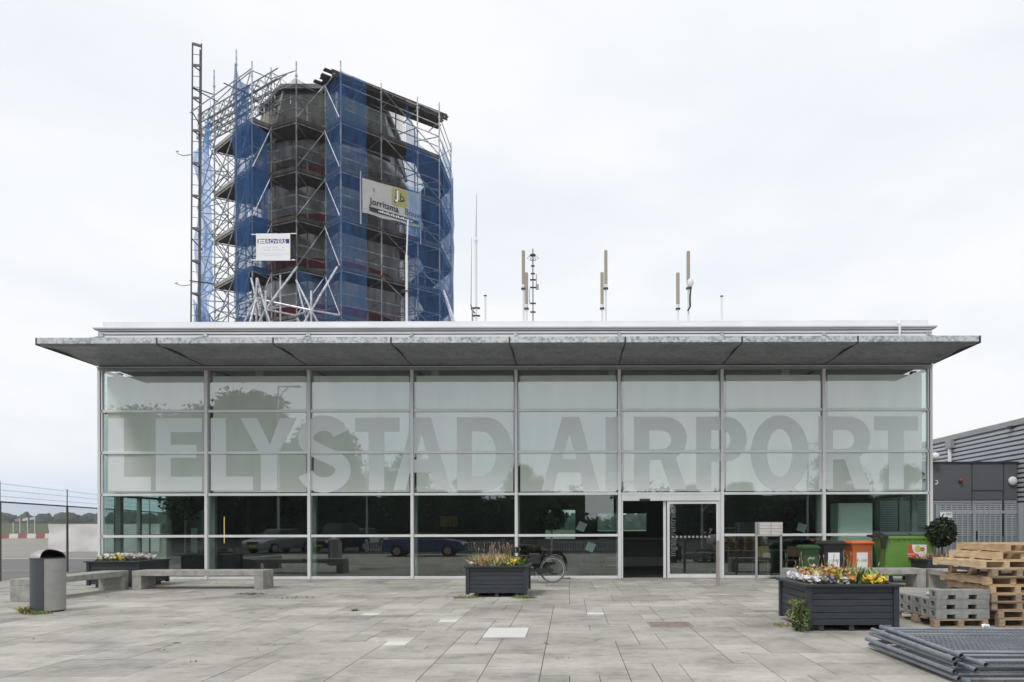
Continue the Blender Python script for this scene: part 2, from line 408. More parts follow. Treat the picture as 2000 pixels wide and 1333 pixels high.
struct(MB().quad((-60, 22.0, -0.006), (-19, 24.6, -0.006), (-19, 24.75, -0.006), (-60, 22.15, -0.006)), 'road_line', M['white'])
struct(MB().quad((-120, -120, -0.03), (120, -120, -0.03), (120, 3, -0.03), (-120, 3, -0.03)), 'parking_lot', M['asphalt'])
struct(MB().quad((-16.2, 1.0, -0.006), (19, 1.0, -0.006), (19, 27.3, -0.006), (-16.2, 27.3, -0.006)), 'paving_bed',
       mat('joint_sand', (0.13, 0.125, 0.11), 0.95, var=0.6, scale=1.2, c2=(0.06, 0.065, 0.04)))

def paving():
    c = 0.30; x0, y0 = -16.2, 1.2; nx, ny = 117, 62
    occ = [[False] * ny for _ in range(nx)]
    tiles = []
    def px(x, y, w, h, tone):
        i = int(round((x - x0) / c)); j = int(round((y - y0) / c))
        for a in range(w):
            for b in range(h): occ[i + a][j + b] = True
        tiles.append((i, j, w, h, tone))
    for (x, y, w, h) in ((-1.2, 9.3, 2, 3), (-2.1, 10.8, 1, 1), (-3.6, 11.7, 1, 1), (-3.3, 11.1, 2, 1), (0.3, 11.7, 1, 1), (-2.4, 8.7, 1, 1), (3.0, 11.7, 2, 1), (0.6, 6.3, 1, 1), (-2.7, 9.0, 2, 1)):
        px(x, y, w, h, 'white' if (w, h) != (2, 1) else 'pale')
    sizes = [(4, 3), (3, 2), (3, 3), (2, 2), (3, 4), (2, 1), (2, 3), (1, 1), (1, 2), (4, 4), (5, 3), (2, 4)]
    wts = [9, 6, 10, 7, 9, 2, 7, 2, 3, 5, 3, 5]
    rnd = random.Random(11)
    for j in range(ny):
        for i in range(nx):
            if occ[i][j]: continue
            opts = list(zip(sizes, wts))
            while True:
                if not opts: w, h = 1, 1; break
                s = rnd.choices([o[0] for o in opts], [o[1] for o in opts])[0]
                w, h = s
                if i + w <= nx and j + h <= ny and all(not occ[i + a][j + b] for a in range(w) for b in range(h)): break
                opts = [o for o in opts if o[0] != s]
            for a in range(w):
                for b in range(h): occ[i + a][j + b] = True
            tiles.append((i, j, w, h, 'n'))
    vs = []; fs = []; tone = []
    g = 0.0045
    for (i, j, w, h, t) in tiles:
        a, b, e, d = x0 + i * c + g, x0 + (i + w) * c - g, y0 + j * c + g, y0 + (j + h) * c - g
        k = len(vs); dz = rnd.uniform(-0.0012, 0.0012)
        vs += [(a, e, dz), (b, e, dz), (b, d, dz), (a, d, dz), (a, e, -0.012), (b, e, -0.012), (b, d, -0.012), (a, d, -0.012)]
        fs += [(k, k + 1, k + 2, k + 3), (k + 4, k + 5, k + 1, k), (k + 5, k + 6, k + 2, k + 1), (k + 6, k + 7, k + 3, k + 2), (k + 7, k + 4, k, k + 3)]
        v = 2.0 if t == 'white' else 1.25 if t == 'pale' else rnd.gauss(0.5, 0.2)
        tone += [v] * 5
    me = bpy.data.meshes.new('plaza'); me.from_pydata(vs, [], fs)
    at = me.attributes.new('tone', 'FLOAT', 'FACE'); at.data.foreach_set('value', tone)
    m, t, b = newmat('paving_slab')
    nn = t.nodes.new; lk = t.links.new
    co = nn('ShaderNodeTexCoord'); A = nn('ShaderNodeAttribute'); A.attribute_name = 'tone'
    n1 = nn('ShaderNodeTexNoise'); n1.inputs['Scale'].default_value = 0.55; n1.inputs['Detail'].default_value = 8; n1.inputs['Roughness'].default_value = 0.62
    mp1 = nn('ShaderNodeMapping'); mp1.inputs['Scale'].default_value = (0.85, 1.15, 1)
    n2 = nn('ShaderNodeTexNoise'); n2.inputs['Scale'].default_value = 9; n2.inputs['Detail'].default_value = 8; n2.inputs['Roughness'].default_value = 0.7
    n3 = nn('ShaderNodeTexNoise'); n3.inputs['Scale'].default_value = 220; n3.inputs['Detail'].default_value = 2
    lk(co.outputs['Object'], mp1.inputs[0]); lk(mp1.outputs[0], n1.inputs['Vector']); lk(co.outputs['Object'], n2.inputs['Vector']); lk(co.outputs['Object'], n3.inputs['Vector'])
    rp = nn('ShaderNodeValToRGB'); e = rp.color_ramp.elements
    e[0].position = 0.30; e[0].color = (0.255, 0.243, 0.212, 1); e[1].position = 0.66; e[1].color = (0.47, 0.455, 0.405, 1)
    x = e.new(0.48); x.color = (0.38, 0.365, 0.325, 1)
    lk(n1.outputs['Fac'], rp.inputs[0])
    def mth(op, *v):
        q = nn('ShaderNodeMath'); q.operation = op
        for k2, z in enumerate(v):
            if isinstance(z, (int, float)): q.inputs[k2].default_value = z
            else: lk(z, q.inputs[k2])
        return q.outputs[0]
    tf = mth('MULTIPLY_ADD', A.outputs['Fac'], 0.44, 0.75)
    nf = mth('MULTIPLY_ADD', n2.outputs['Fac'], 0.55, 0.72)
    gf = mth('MULTIPLY_ADD', n3.outputs['Fac'], 0.35, 0.82)
    f = mth('MULTIPLY', mth('MULTIPLY', tf, nf), gf)
    sc = nn('ShaderNodeVectorMath'); sc.operation = 'SCALE'; lk(rp.outputs[0], sc.inputs[0]); lk(f, sc.inputs['Scale'])
    n4 = nn('ShaderNodeTexNoise'); n4.inputs['Scale'].default_value = 1.7; n4.inputs['Detail'].default_value = 9; n4.inputs['Roughness'].default_value = 0.72; lk(mp1.outputs[0], n4.inputs['Vector'])
    st = nn('ShaderNodeMapRange'); st.inputs['From Min'].default_value = .50; st.inputs['From Max'].default_value = .68; st.inputs['To Min'].default_value = 1.0; st.inputs['To Max'].default_value = .62; lk(n4.outputs['Fac'], st.inputs[0])
    vo = nn('ShaderNodeTexVoronoi'); vo.inputs['Scale'].default_value = 3.2; lk(co.outputs['Object'], vo.inputs['Vector'])
    gm_ = nn('ShaderNodeMapRange'); gm_.inputs['From Min'].default_value = .035; gm_.inputs['From Max'].default_value = .06; gm_.inputs['To Min'].default_value = .62; gm_.inputs['To Max'].default_value = 1.0; lk(vo.outputs['Distance'], gm_.inputs[0])
    f2 = mth('MULTIPLY', f, mth('MULTIPLY', st.outputs[0], gm_.outputs[0])); lk(f2, sc.inputs['Scale'])
    wm = nn('ShaderNodeMixRGB'); wm.inputs[2].default_value = (0.60, 0.595, 0.57, 1)
    ws = mth('GREATER_THAN', A.outputs['Fac'], 1.6)
    lk(mth('MULTIPLY', ws, 0.9), wm.inputs[0]); lk(sc.outputs[0], wm.inputs[1]); lk(wm.outputs[0], b.inputs['Base Color'])
    b.inputs['Roughness'].default_value = 0.82
    bu = nn('ShaderNodeBump'); bu.inputs['Strength'].default_value = 0.25; bu.inputs['Distance'].default_value = 0.004
    lk(n2.outputs['Fac'], bu.inputs['Height']); lk(bu.outputs[0], b.inputs['Normal'])
    me.materials.append(m)
    o = bpy.data.objects.new('plaza_paving', me); COL.objects.link(o); o['kind'] = 'structure'
paving()

# ---------------------------------------------------------------- terminal building
XL, XR = -13.70, 10.56
MX = [XL] + [PX(u, D) for u in (404, 604.5, 805.5, 1008.5, 1210, 1410.5, 1609)] + [XR]
ZB = [0.03, 1.26, 2.47, 3.69, 4.90, 6.10]
YB = 28.0
tb = thing('terminal_building', 'low glass-fronted airport terminal with a grey steel canopy and white roof edge', 'building', (0, D, 0))
# transoms
for k, z in enumerate(ZB[:-1]):
    for i in range(8):
        if i == 5 and k in (0, 1): continue
        h = 0.036 if k else 0.05
        box(MX[i] + 0.052, MX[i + 1] - 0.052, D - 0.03, D + 0.09, max(0.0, z - h), z + h).build('transom', M['alu'], tb, bevel=0.004)
box(XL, XR, D - 0.045, D + 0.1, ZB[5] - 0.02, ZB[5] + 0.06).build('transom', M['alu_dim'], tb)
box(XL - .02, XR + .02, D - 0.05, D + 0.3, ZB[5] + 0.062, 6.19).build('head_beam', M['alu'], tb)
for i, x in enumerate(MX):
    z1 = ZB[5] - 0.021
    if i in (0, 8):
        s = 1 if i == 0 else -1
        m = MB(); m.box(x, x + s * 0.075, D - 0.05, D + 0.14, 0, z1); m.box(x + s * 0.095, x + s * 0.135, D - 0.03, D + 0.05, 0, z1)
        m.build('corner_post', M['alu'], tb, bevel=0.004)
        box(x + s * 0.074, x + s * 0.096, D - 0.02, D + 0.05, 0, z1).build('corner_joint', M['dark_metal'], tb)
    else:
        box(x - 0.043, x + 0.043, D - 0.055, D + 0.14, 0, z1).build('mullion', M['alu'], tb, bevel=0.005)
        box(x - 0.07, x + 0.07, D + 0.32, D + 0.46, 0.02, 6.1).build('inner_column', M['alu_dim'], tb)
# glazing
YG = D + 0.03
for k in range(5):
    for i in range(8):
        if i == 5 and k < 2: continue
        a = MX[i] + (0.06 if i else 0.14); b = MX[i + 1] - (0.06 if i < 7 else 0.14)
        box(a, b, YG, YG + 0.012, ZB[k] + 0.04, ZB[k + 1] - 0.037).build('window_pane', M['glass_up'] if k > 1 else M['glass'], tb)
# roller blinds behind the upper rows
for i in range(8):
    a = MX[i] + (0.10 if i else 0.36); b = MX[i + 1] - (0.09 if i < 7 else 0.40)
    if i == 1: a += .06
    bl = box(a, b, D + 0.20, D + 0.21, 2.55, 5.92).build('roller_blind', M['blind'], tb)
    box(a, b, D + 0.185, D + 0.225, 2.525, 2.549).build('bottom_rail', M['alu_dim'], bl)
    for k in (2, 3, 4): box(a + (.02 if i else -.12), b - (.0 if i < 7 else -.12), YG - .005, YG - .003, ZB[k] + .038 + (.03 if k == 2 else 0), min(ZB[k + 1] - .037, 5.92)).build('frosted_film', M['frost'], tb)
# big letters on the glass
def X(u): return PX(u, D - 0.0)
ZT, ZBm = 4.704, 2.588
def ZV(v): return PZ(v, D)
LY = YG - 0.010
def letter(polys, ch=None): return filled([[(X(u), z) for u, z in p] for p in polys], LY, 'letter', M['film'], tb)
def arc(cx, cz, rx, rz, a0, a1, n=18):
    return [(cx + rx * math.cos(R(a0 + (a1 - a0) * i / n)), cz + rz * math.sin(R(a0 + (a1 - a0) * i / n))) for i in range(n + 1)]
T_, B_ = ZT, ZBm; bar = 0.41
def let_L(a, s, b): letter([[(a, T_), (s, T_), (s, B_ + bar), (b, B_ + bar), (b, B_), (a, B_)]])
let_L(211, 242.7, 294.5)
zm = ZV(880)
letter([[(304, T_), (394.3, T_), (394.3, T_ - bar), (333.4, T_ - bar), (333.4, zm + .19), (384, zm + .19), (384, zm - .19), (333.4, zm - .19), (333.4, B_ + bar), (394.3, B_ + bar), (394.3, B_), (304, B_)]])
let_L(411.5, 441.6, 494.3)
letter([[(469.5, T_), (501.8, T_), (527, ZV(867)), (547, T_), (579.2, T_), (541.5, ZV(889)), (541.5, B_), (509.3, B_), (509.3, ZV(889))]])
# S as a swept band
def s_poly():
    cx = 634.0; mid = (T_ + B_) / 2; hw = 15.2; hz = 0.205
    rx, rz = 51 - hw, (T_ - B_ + .10) / 4 - 0.10
    czt = T_ + .05 - hz - rz; czb = B_ - .05 + hz + rz
    c1 = arc(cx - 2, czt, rx - 1, rz, 18, 180, 18)
    c2 = arc(cx - 1, czb, rx + 1.5, rz, 0, -165, 18)
    a = c1[-1]; b = c2[0]
    midp = []
    for i in range(1, 14):
        t = i / 14.0
        h00 = 2 * t ** 3 - 3 * t ** 2 + 1; h10 = t ** 3 - 2 * t ** 2 + t; h01 = -2 * t ** 3 + 3 * t ** 2; h11 = t ** 3 - t ** 2
        midp.append((h00 * a[0] + h01 * b[0], h00 * a[1] + h10 * -1.25 + h01 * b[1] + h11 * -1.25))
    line = c1 + midp + c2
    px = [(u / 67.1, z) for u, z in line]
    Lf, Rt = [], []
    w = 0.225
    for i, p in enumerate(px):
        q0 = px[max(0, i - 1)]; q1 = px[min(len(px) - 1, i + 1)]
        dx, dz = q1[0] - q0[0], q1[1] - q0[1]; l = math.hypot(dx, dz); nx_, nz_ = -dz / l, dx / l
        Lf.append(((p[0] + nx_ * w) * 67.1, p[1] + nz_ * w)); Rt.append(((p[0] - nx_ * w) * 67.1, p[1] - nz_ * w))
    return Lf + Rt[::-1]
letter([s_poly()])
def let_T(a, b, s0, s1): letter([[(a, T_), (b, T_), (b, T_ - bar), (s1, T_ - bar), (s1, B_), (s0, B_), (s0, T_ - bar), (a, T_ - bar)]])
let_T(693.8, 780.3, 720, 750.6)
def let_A(b0, b1, t0, t1, b2, b3, apex, cu):
    letter([[(b0, B_), (t0, T_), (t1, T_), (b3, B_), (b2, B_), (b2 - 7.5, ZV(922.5)), (b1 + 8.5, ZV(922.5)), (b1, B_)],
            [(cu, ZV(846.5)), (cu + 14.7, ZV(897)), (cu - 14.7, ZV(897))]])
let_A(768, 792.5, 807, 841.5, 850, 879.3, 0, 823.5)
def let_D(a, s, b, ib):
    letter([[(a, B_), (a, T_)] + [(s + 25, T_)] + arc(s + 28, (T_ + B_) / 2, b - s - 28, (T_ - B_) / 2, 84, -84, 22) + [(s + 25, B_)],
            [(s, T_ - bar), (s, B_ + bar), (s + 17, B_ + bar)] + arc(s + 19, (T_ + B_) / 2, ib - s - 19, (T_ - B_) / 2 - bar, -84, 84, 22) + [(s + 17, T_ - bar)]])
let_D(892.7, 921.7, 1001.7, 969.5)
let_A(1057.8, 1081, 1098.9, 1132.2, 1140.8, 1170.5, 0, 1112.5)
letter([[(1183.4, T_), (1213.8, T_), (1213.8, B_), (1183.4, B_)]])
def bowl(a, s, b, ib, leg=None):
    zb = ZV(899 if leg else 902); cz = (T_ + zb) / 2
    o = [(a, B_), (a, T_), (s + 26, T_)] + arc(s + 30, cz, b - s - 30, (T_ - zb) / 2, 84, -84 if not leg else -62, 18)
    if leg: o += [(leg[3], B_), (leg[2], B_), (leg[0], zb), (s, zb), (s, B_)]
    else: o += [(s + 26, zb), (s, zb), (s, B_)]
    zi0, zi1 = T_ - bar + .02, ZV(878.5)
    i = [(s, zi0), (s, zi1), (s + 22, zi1)] + arc(s + 24, (zi0 + zi1) / 2, ib - s - 24, (zi0 - zi1) / 2, -84, 84, 14) + [(s + 22, zi0)]
    letter([o, i])
bowl(1239, 1268.8, 1342.3, 1311.8, (1291.5, 1320, 1311.5, 1342))
bowl(1360.6, 1389.6, 1459.0, 1427.2)
letter([arc(1524.2, (T_ + B_) / 2 - .01, 56.5, (T_ - B_) / 2 + .05, 0, 354, 48), arc(1524, (T_ + B_) / 2, 25.2, 0.70, 0, 352, 40)])
bowl(1600, 1627.9, 1701, 1670.5, (1650.5, 1680.6, 1669.8, 1700.6))
let_T(1709, 1793.9, 1736.5, 1766)

# door bay
d0, d1 = MX[5] + 0.052, MX[6] - 0.052
zt = ZB[2] - 0.04
dm = MB(); dm.box(d0, d1, D - 0.05, D + 0.12, zt - 0.17, zt - 0.002)
dm.box(d0, d0 + 0.045, D - 0.04, D + 0.1, 0, zt - 0.172); dm.box(d1 - 0.045, d1, D - 0.04, D + 0.1, 0, zt - 0.172)
dm.build('door_frame', M['alu'], tb, bevel=0.004)
box(PX(1249, D), PX(1269, D), D - 0.09, D - 0.051, PZ(979.5, D), PZ(975, D)).build('door_sensor', M['dark_metal'], tb, bevel=0.005)
def leaf(a, b, y, nm='sliding_door'):
    fr = MB(); w = 0.07
    fr.box(a, a + w, y - .02, y + .02, .02, zt - .18); fr.box(b - w, b, y - .02, y + .02, .02, zt - .18)
    fr.box(a + w, b - w, y - .02, y + .02, .02, .13); fr.box(a + w, b - w, y - .02, y + .02, zt - .26, zt - .18)
    d = fr.build(nm, M['alu'], tb, bevel=0.003)
    box(a + w, b - w, y - .004, y + .004, .13, zt - .26).build('glass', M['glass'], d)
    return d
fixed = leaf(PX(1303, D), d1 - 0.05, D + 0.0, 'door_leaf')
box(PX(1296, D), PX(1301.5, D), D + .05, D + .09, .02, zt - .18).build('sliding_door', M['alu'], tb)
box(d0, d1, D - .06, D + .12, 0.0, 0.018).build('threshold', M['steel'], tb)
text('Ingang/entree', 0.27, M['lettering_grey'], 'door_lettering', tb, (PX(1319, D), D - 0.012, PZ(1088, D)), xdir=(0, 0, 1), up=(-1, 0, 0), ex=0.001, sx=0.92)
text('nr', 0.11, M['lettering_grey'], 'door_lettering', tb, (PX(1374, D), D - 0.012, PZ(1043, D)), ex=0.001)
text('7', 0.22, M['lettering_grey'], 'door_lettering', tb, (PX(1382.5, D), D - 0.012, PZ(1044, D)), ex=0.001, shear=.15)
mk = MB()
for k in range(10): mk.box(PX(1312 + 7.9 * k, D), PX(1316.4 + 7.9 * k, D), D - 0.0125, D - 0.0105, PZ(1051.5, D), PZ(1047.5, D))
mk.build('safety_marking', M['alu_dim'], tb)

# side walls, back wall, roof, floor
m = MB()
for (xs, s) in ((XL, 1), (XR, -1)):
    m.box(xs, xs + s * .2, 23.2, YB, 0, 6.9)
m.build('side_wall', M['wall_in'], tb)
for (xs, s) in ((XL, 1), (XR, -1)):
    for k in range(5):
        for (ya, yb) in ((D + .16, 21.6), (21.7, 23.1)):
            box(xs + s * .05, xs + s * .062, ya, yb, ZB[k] + .04, ZB[k + 1] - .04).build('window_pane', M['glass_side'], tb)
    m = MB()
    for z in ZB: m.box(xs + s * .01, xs + s * .10, D + .15, 23.19, max(0, z - .036), z + .036)
    m.build('transom', M['alu_dim'], tb)
    box(xs + s * .0, xs + s * .12, 21.61, 21.69, .07, 6.0).build('mullion', M['alu_dim'], tb)
    box(xs + s * .25, xs + s * .40, D + .35, D + .50, .02, 6.1).build('inner_column', M['alu_dim'], tb)
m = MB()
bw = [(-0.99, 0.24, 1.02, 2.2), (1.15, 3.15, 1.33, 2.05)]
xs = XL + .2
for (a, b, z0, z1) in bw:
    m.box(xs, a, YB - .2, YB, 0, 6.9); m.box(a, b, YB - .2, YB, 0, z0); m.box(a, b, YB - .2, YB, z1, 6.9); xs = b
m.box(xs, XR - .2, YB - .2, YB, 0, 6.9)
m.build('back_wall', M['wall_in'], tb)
for (a, b, z0, z1) in bw:
    box(a, b, YB - .1, YB - .09, z0, z1).build('window_pane', M['glass_side'], tb)
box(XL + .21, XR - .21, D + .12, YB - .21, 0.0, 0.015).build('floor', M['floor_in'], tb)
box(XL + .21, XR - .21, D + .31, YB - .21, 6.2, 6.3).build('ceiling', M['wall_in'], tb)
box(XL, XR, D + .31, YB, 6.91, 7.25).build('roof', M['fascia'], tb)
# fascia above the canopy: ledge and three louvre blades
m = MB()
m.box(XL - .02, XR + .02, D + .03, D + .30, 6.20, 7.22)
m.build('fascia', M['dark_metal'], tb)
for k, (za, zb) in enumerate(((6.42, 7.005), (7.03, 7.105), (7.14, 7.20), (7.232, 7.262))):
    box(XL - .0, XR + .0, D - .02, D + .029, za, zb).build('fascia_blade', M['fascia'], tb)
m = MB().prism([(D - .10, 7.29), (D - .10, 7.325), (D + .29, 7.325), (D + .29, 7.265), (D + .0, 7.27)], 'x', XL - .10, XR + .12)
m.build('roof_ledge', M['fascia'], tb)
box(PX(202, 20.1), PX(1814, 20.1), 20.1, 20.5, 7.326, PZ(627.5, 20.1)).build('parapet', M['fascia'], tb)
m = MB()
for k in range(24): m.lathe([(0, .05), (.03, .03), (.035, 0)], (XL + .6 + k * 1.03, 20.3, PZ(627.5, 20.1)), 8)
m.build('parapet_fixing', M['alu_dim'], tb)
m = MB().tube((PX(1758, D - .12), D - .12, 6.45), (PX(1758, D - .12), D - .12, 7.35), .035, 8); m.tube((PX(1758, D - .12), D - .12, 7.35), (PX(1757, 20.2), 20.3, 7.62), .035, 8)
m.build('downpipe', M['fascia'], tb)
# canopy
M['fin'] = mat('fin_steel', (.07, .075, .08), .6)
YF = 17.57
FX = [XL - .0] + [PX(u, YF) for u in (308, 535, 765, 996, 1222, 1450, 1676)] + [XR + .02]
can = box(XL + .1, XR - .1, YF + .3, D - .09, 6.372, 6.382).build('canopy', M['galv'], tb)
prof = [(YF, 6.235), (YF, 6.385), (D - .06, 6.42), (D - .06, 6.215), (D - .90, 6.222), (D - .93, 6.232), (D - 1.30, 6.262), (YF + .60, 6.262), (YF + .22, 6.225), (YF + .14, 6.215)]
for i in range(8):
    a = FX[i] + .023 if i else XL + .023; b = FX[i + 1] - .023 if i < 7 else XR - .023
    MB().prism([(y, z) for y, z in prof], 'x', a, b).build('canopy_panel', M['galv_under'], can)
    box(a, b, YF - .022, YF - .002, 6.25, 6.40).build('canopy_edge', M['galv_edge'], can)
for i in range(9):
    x = FX[i]; x2 = MX[i] if 0 < i < 8 else x
    m = MB()
    m.add([(x + s_ * .012, y_, z_) for s_ in (-1, 1) for y_, z_ in ((YF - .03, 6.212), (YF - .03, 6.40), (D - .05, 6.40), (D - .05, 6.205))], [(0, 1, 2, 3), (7, 6, 5, 4)] + [(i_, (i_ + 1) % 4, 4 + (i_ + 1) % 4, 4 + i_) for i_ in range(4)])
    m.build('canopy_fin', M['fin'], can)
for i in range(9):
    x = MX[i] + (.13 if i == 0 else -.13 if i == 8 else 0)
    m = MB()
    m.box(x - .05, x + .05, D - .06, D - .021, 6.98, 7.16)
    dx = -0.55 + 0.1 * i if i < 5 else .05
    m.tube((x, D - .05, 7.07), (x + dx * .5, YF + .7, 6.42), .022, 8)
    m.build('tie_rod', M['galv_edge'], can)
# ---------------------------------------------------------------- interior things
def simple(name, mb, m, label, cat, group=None, **k):
    o = mb.build(name, m, **k); return tag(o, label, cat, group)
FI = 0.016
t = thing('white_cabinet', 'tall pale cabinet standing inside behind the rightmost window bay', 'cabinet', (8.5, 20.7, FI))
box(PX(1637, 20.5), PX(1704, 20.5), 20.5, 21.1, FI, 2.2).build('body', M['wall_pale'], t, bevel=.01)
box(PX(1637, 20.5) + .04, PX(1704, 20.5) - .04, 20.475, 20.495, .12, 2.12).build('door', M['wall_pale'], t)
t = thing('reception_desk', 'dark counter inside behind the open sliding door', 'desk', (2.6, 25, FI))
box(1.2, 4.1, 24.6, 25.3, FI, 1.05).build('front_panel', M['wall_in'], t); box(1.1, 4.2, 24.5, 25.4, 1.052, 1.10).build('counter_top', M['wall_mid'], t)
box(1.3, 3.4, 24.4, 24.58, .1, .42).build('plinth', M['wall_mid'], t)
t = thing('lounge_sofa', 'long black sofa inside along the windows of the left bays', 'sofa', (-10.6, 21.4, FI))
box(-12.2, -8.2, 21.2, 22.0, FI + .06, .45).build('seat', M['black'], t, bevel=.03); box(-12.2, -8.2, 20.95, 21.19, FI + .06, .72).build('backrest', M['black'], t, bevel=.03)
t = thing('partition_panel', 'pale freestanding partition panel inside the leftmost bays', 'panel', (-11.5, 24, FI))
box(PX(350, 24), PX(404, 24), 24, 24.1, FI, 2.15).build('panel', M['wall_mid'], t)
box(PX(372, 23.9), PX(384, 23.9), 23.93, 23.97, .6, 1.5).build('poster', M['wall_pale'], t)
t = thing('round_wall_ornament', 'large dark round wheel ornament hanging on the back wall of the hall', 'ornament', (PX(1541, 27.7), 27.75, 2.0))
m = MB().torus((PX(1541, 27.75), 27.76, 2.06), .30, .05, 'y', 32, 8)
for a in range(3):
    an = R(60 * a); m.tube((PX(1541, 27.75) - .28 * math.cos(an), 27.76, 2.06 - .28 * math.sin(an)), (PX(1541, 27.75) + .28 * math.cos(an), 27.76, 2.06 + .28 * math.sin(an)), .03)
m.build('wheel', M['black'], t)
t = thing('strip_lamp', 'slim upright lit strip lamp glowing warm behind the second window bay', 'lamp', (PX(437.5, 21.5), 21.5, .7))
box(PX(437.2, 21.5), PX(438.4, 21.5), 21.5, 21.52, PZ(1060, 21.5), PZ(1008, 21.5)).build('tube', emitmat('warm_lamp', (1.0, .66, .28), .9), t)
m = MB(); m.box(-11.02, -10.98, 21.53, 21.57, FI, 2.0); m.box(-11.15, -10.85, 21.45, 21.65, FI, .04); m.build('stand', M['black'], t)
def leafy(mb, c, r, n, size, sq=(1, 1, 1), rnd=random, shell=0.55):
    for _ in range(n):
        d = Vector((rnd.gauss(0, 1), rnd.gauss(0, 1), rnd.gauss(0, 1))).normalized(); q = r * (shell + (1 - shell) * rnd.random())
        p = Vector((c[0] + d.x * q * sq[0], c[1] + d.y * q * sq[1], c[2] + d.z * q * sq[2]))
        a = Vector((rnd.gauss(0, 1), rnd.gauss(0, 1), rnd.gauss(0, .7))).normalized(); b = a.cross(Vector((rnd.gauss(0, 1), rnd.gauss(0, 1), rnd.gauss(0, 1)))).normalized()
        s = size * rnd.uniform(.6, 1.3); a = a * s; b = b * s * .5
        mb.add([p - a, p - b, p + a, p + b], [(0, 1, 2, 3)])
def houseplant(x, y, h, r, label, pot):
    t = thing('indoor_tree', label, 'plant', (x, y, FI))
    MB().lathe([(0, 0), (.2, 0), (.25, .4), (.22, .4), (0, .36)], (x, y, FI), 20).build('pot', pot, t)
    MB().tube((x, y, .3), (x + .03, y, h - r * .3), .03, 8).build('trunk', M['wood_old'], t)
    m = MB(); leafy(m, (x, y, h), r, 900, .07, (1, 1, .85)); m.build('crown', M['leaf_dark'], t)
houseplant(PX(1076, 21.3), 21.3, 1.82, .52, 'leafy indoor tree in a pot behind the bay left of the entrance', M['black'])
houseplant(PX(361, 22.2), 22.2, 2.35, .75, 'tall indoor tree with pale trunk in the leftmost bay', M['wall_pale'])
for k, (u, v, lab) in enumerate(((1136, 1029, 'tilted brochure display left of the entrance, upper one'), (1153, 1069, 'tilted brochure display left of the entrance, lower one'), (1566, 1032, 'tilted brochure display behind the window above the green wheelie bin'))):
    y = 21.0 + .25 * k; x = PX(u, y); z = PZ(v, y)
    t = thing('brochure_stand', lab, 'display', (x, y, FI), 'brochure displays')
    m = MB(); m.tube((x, y + .1, FI), (x, y + .1, z), .02); m.box(x - .15, x + .15, y, y + .25, FI, FI + .02); m.build('stand', M['dark_metal'], t)
    m = MB(); m.obox((x - .06, y - .05, z - .12), (x + .06, y + .1, z + .12), .26, .015, up=(0, -1, .6)); m.build('leaflet_tray', M['wall_pale'], t)
def chair(x, y, label, c):
    t = thing('cafe_chair', label, 'chair', (x, y, FI), 'chairs inside by the right windows')
    box(x - .22, x + .22, y - .2, y + .2, .44, .47).build('seat', c, t); box(x - .2, x + .2, y - .24, y - .215, .58, .9).build('backrest', c, t)
    for a in (-.19, .19):
        for b in (-.2, .17): MB().tube((x + a, y + b, FI), (x + a, y + b, .44 if b > 0 else .88), .012, 6).build('leg', M['steel'], t)
yc = mat('chair_yellow', (.42, .30, .10), .5); oc = mat('chair_orange', (.30, .15, .06), .5)
chair(PX(1484, 21.2), 21.2, 'yellow cafe chair inside behind the letterboxes', yc)
chair(PX(1545, 21.2), 21.2, 'brown cafe chair inside, just left of the green wheelie bin', oc)
t = thing('cafe_table', 'long table inside behind the two cafe chairs', 'table', (6.0, 22.1, FI))
box(4.6, 7.4, 21.8, 22.5, .72, .75).build('table_top', M['wall_mid'], t)
for a in (4.7, 7.3): box(a - .03, a + .03, 21.9, 22.4, FI, .718).build('leg', M['dark_metal'], t)
t = thing('yellow_display_board', 'dull orange display board inside the fourth window bay', 'board', (PX(874, 23), 23, FI))
box(PX(860, 23), PX(893, 23), 23, 23.05, PZ(1028, 23), PZ(1008, 23)).build('board', mat('board_orange', (.25, .15, .06), .6), t)
m = MB(); m.tube((PX(866, 23), 23.03, FI), (PX(866, 23), 23.03, 1.6), .02); m.tube((PX(887, 23), 23.03, FI), (PX(887, 23), 23.03, 1.6), .02); m.build('stand', M['dark_metal'], t)
for u, lab in ((507, 'added glowing box for a soft yellow reflection in the second top window'), (851, 'added glowing box for a soft yellow reflection in the fourth top window'), (1196, 'added glowing box for a soft yellow reflection in the fifth top window'), (1535, 'added glowing box for a soft yellow reflection in the seventh top window')):
    x = PX(u, D + .1)  # glowing boxes added to stand for soft yellow reflections in the panes
    t = thing('yellow_glow_box', lab, 'light', (x, D + .1, 5.9), 'added glow boxes in the top windows')
    box(x - .10, x + .10, D + .10, D + .14, 5.83, 5.93).build('glow_face', emitmat('dim_glow', (.45, .47, .20), .22) if u == 507 else bpy.data.materials['dim_glow'], t, bevel=.02)
    box(x - .11, x + .11, D + .10, D + .15, 5.931, 6.08).build('glow_box_top', M['alu_dim'], t)

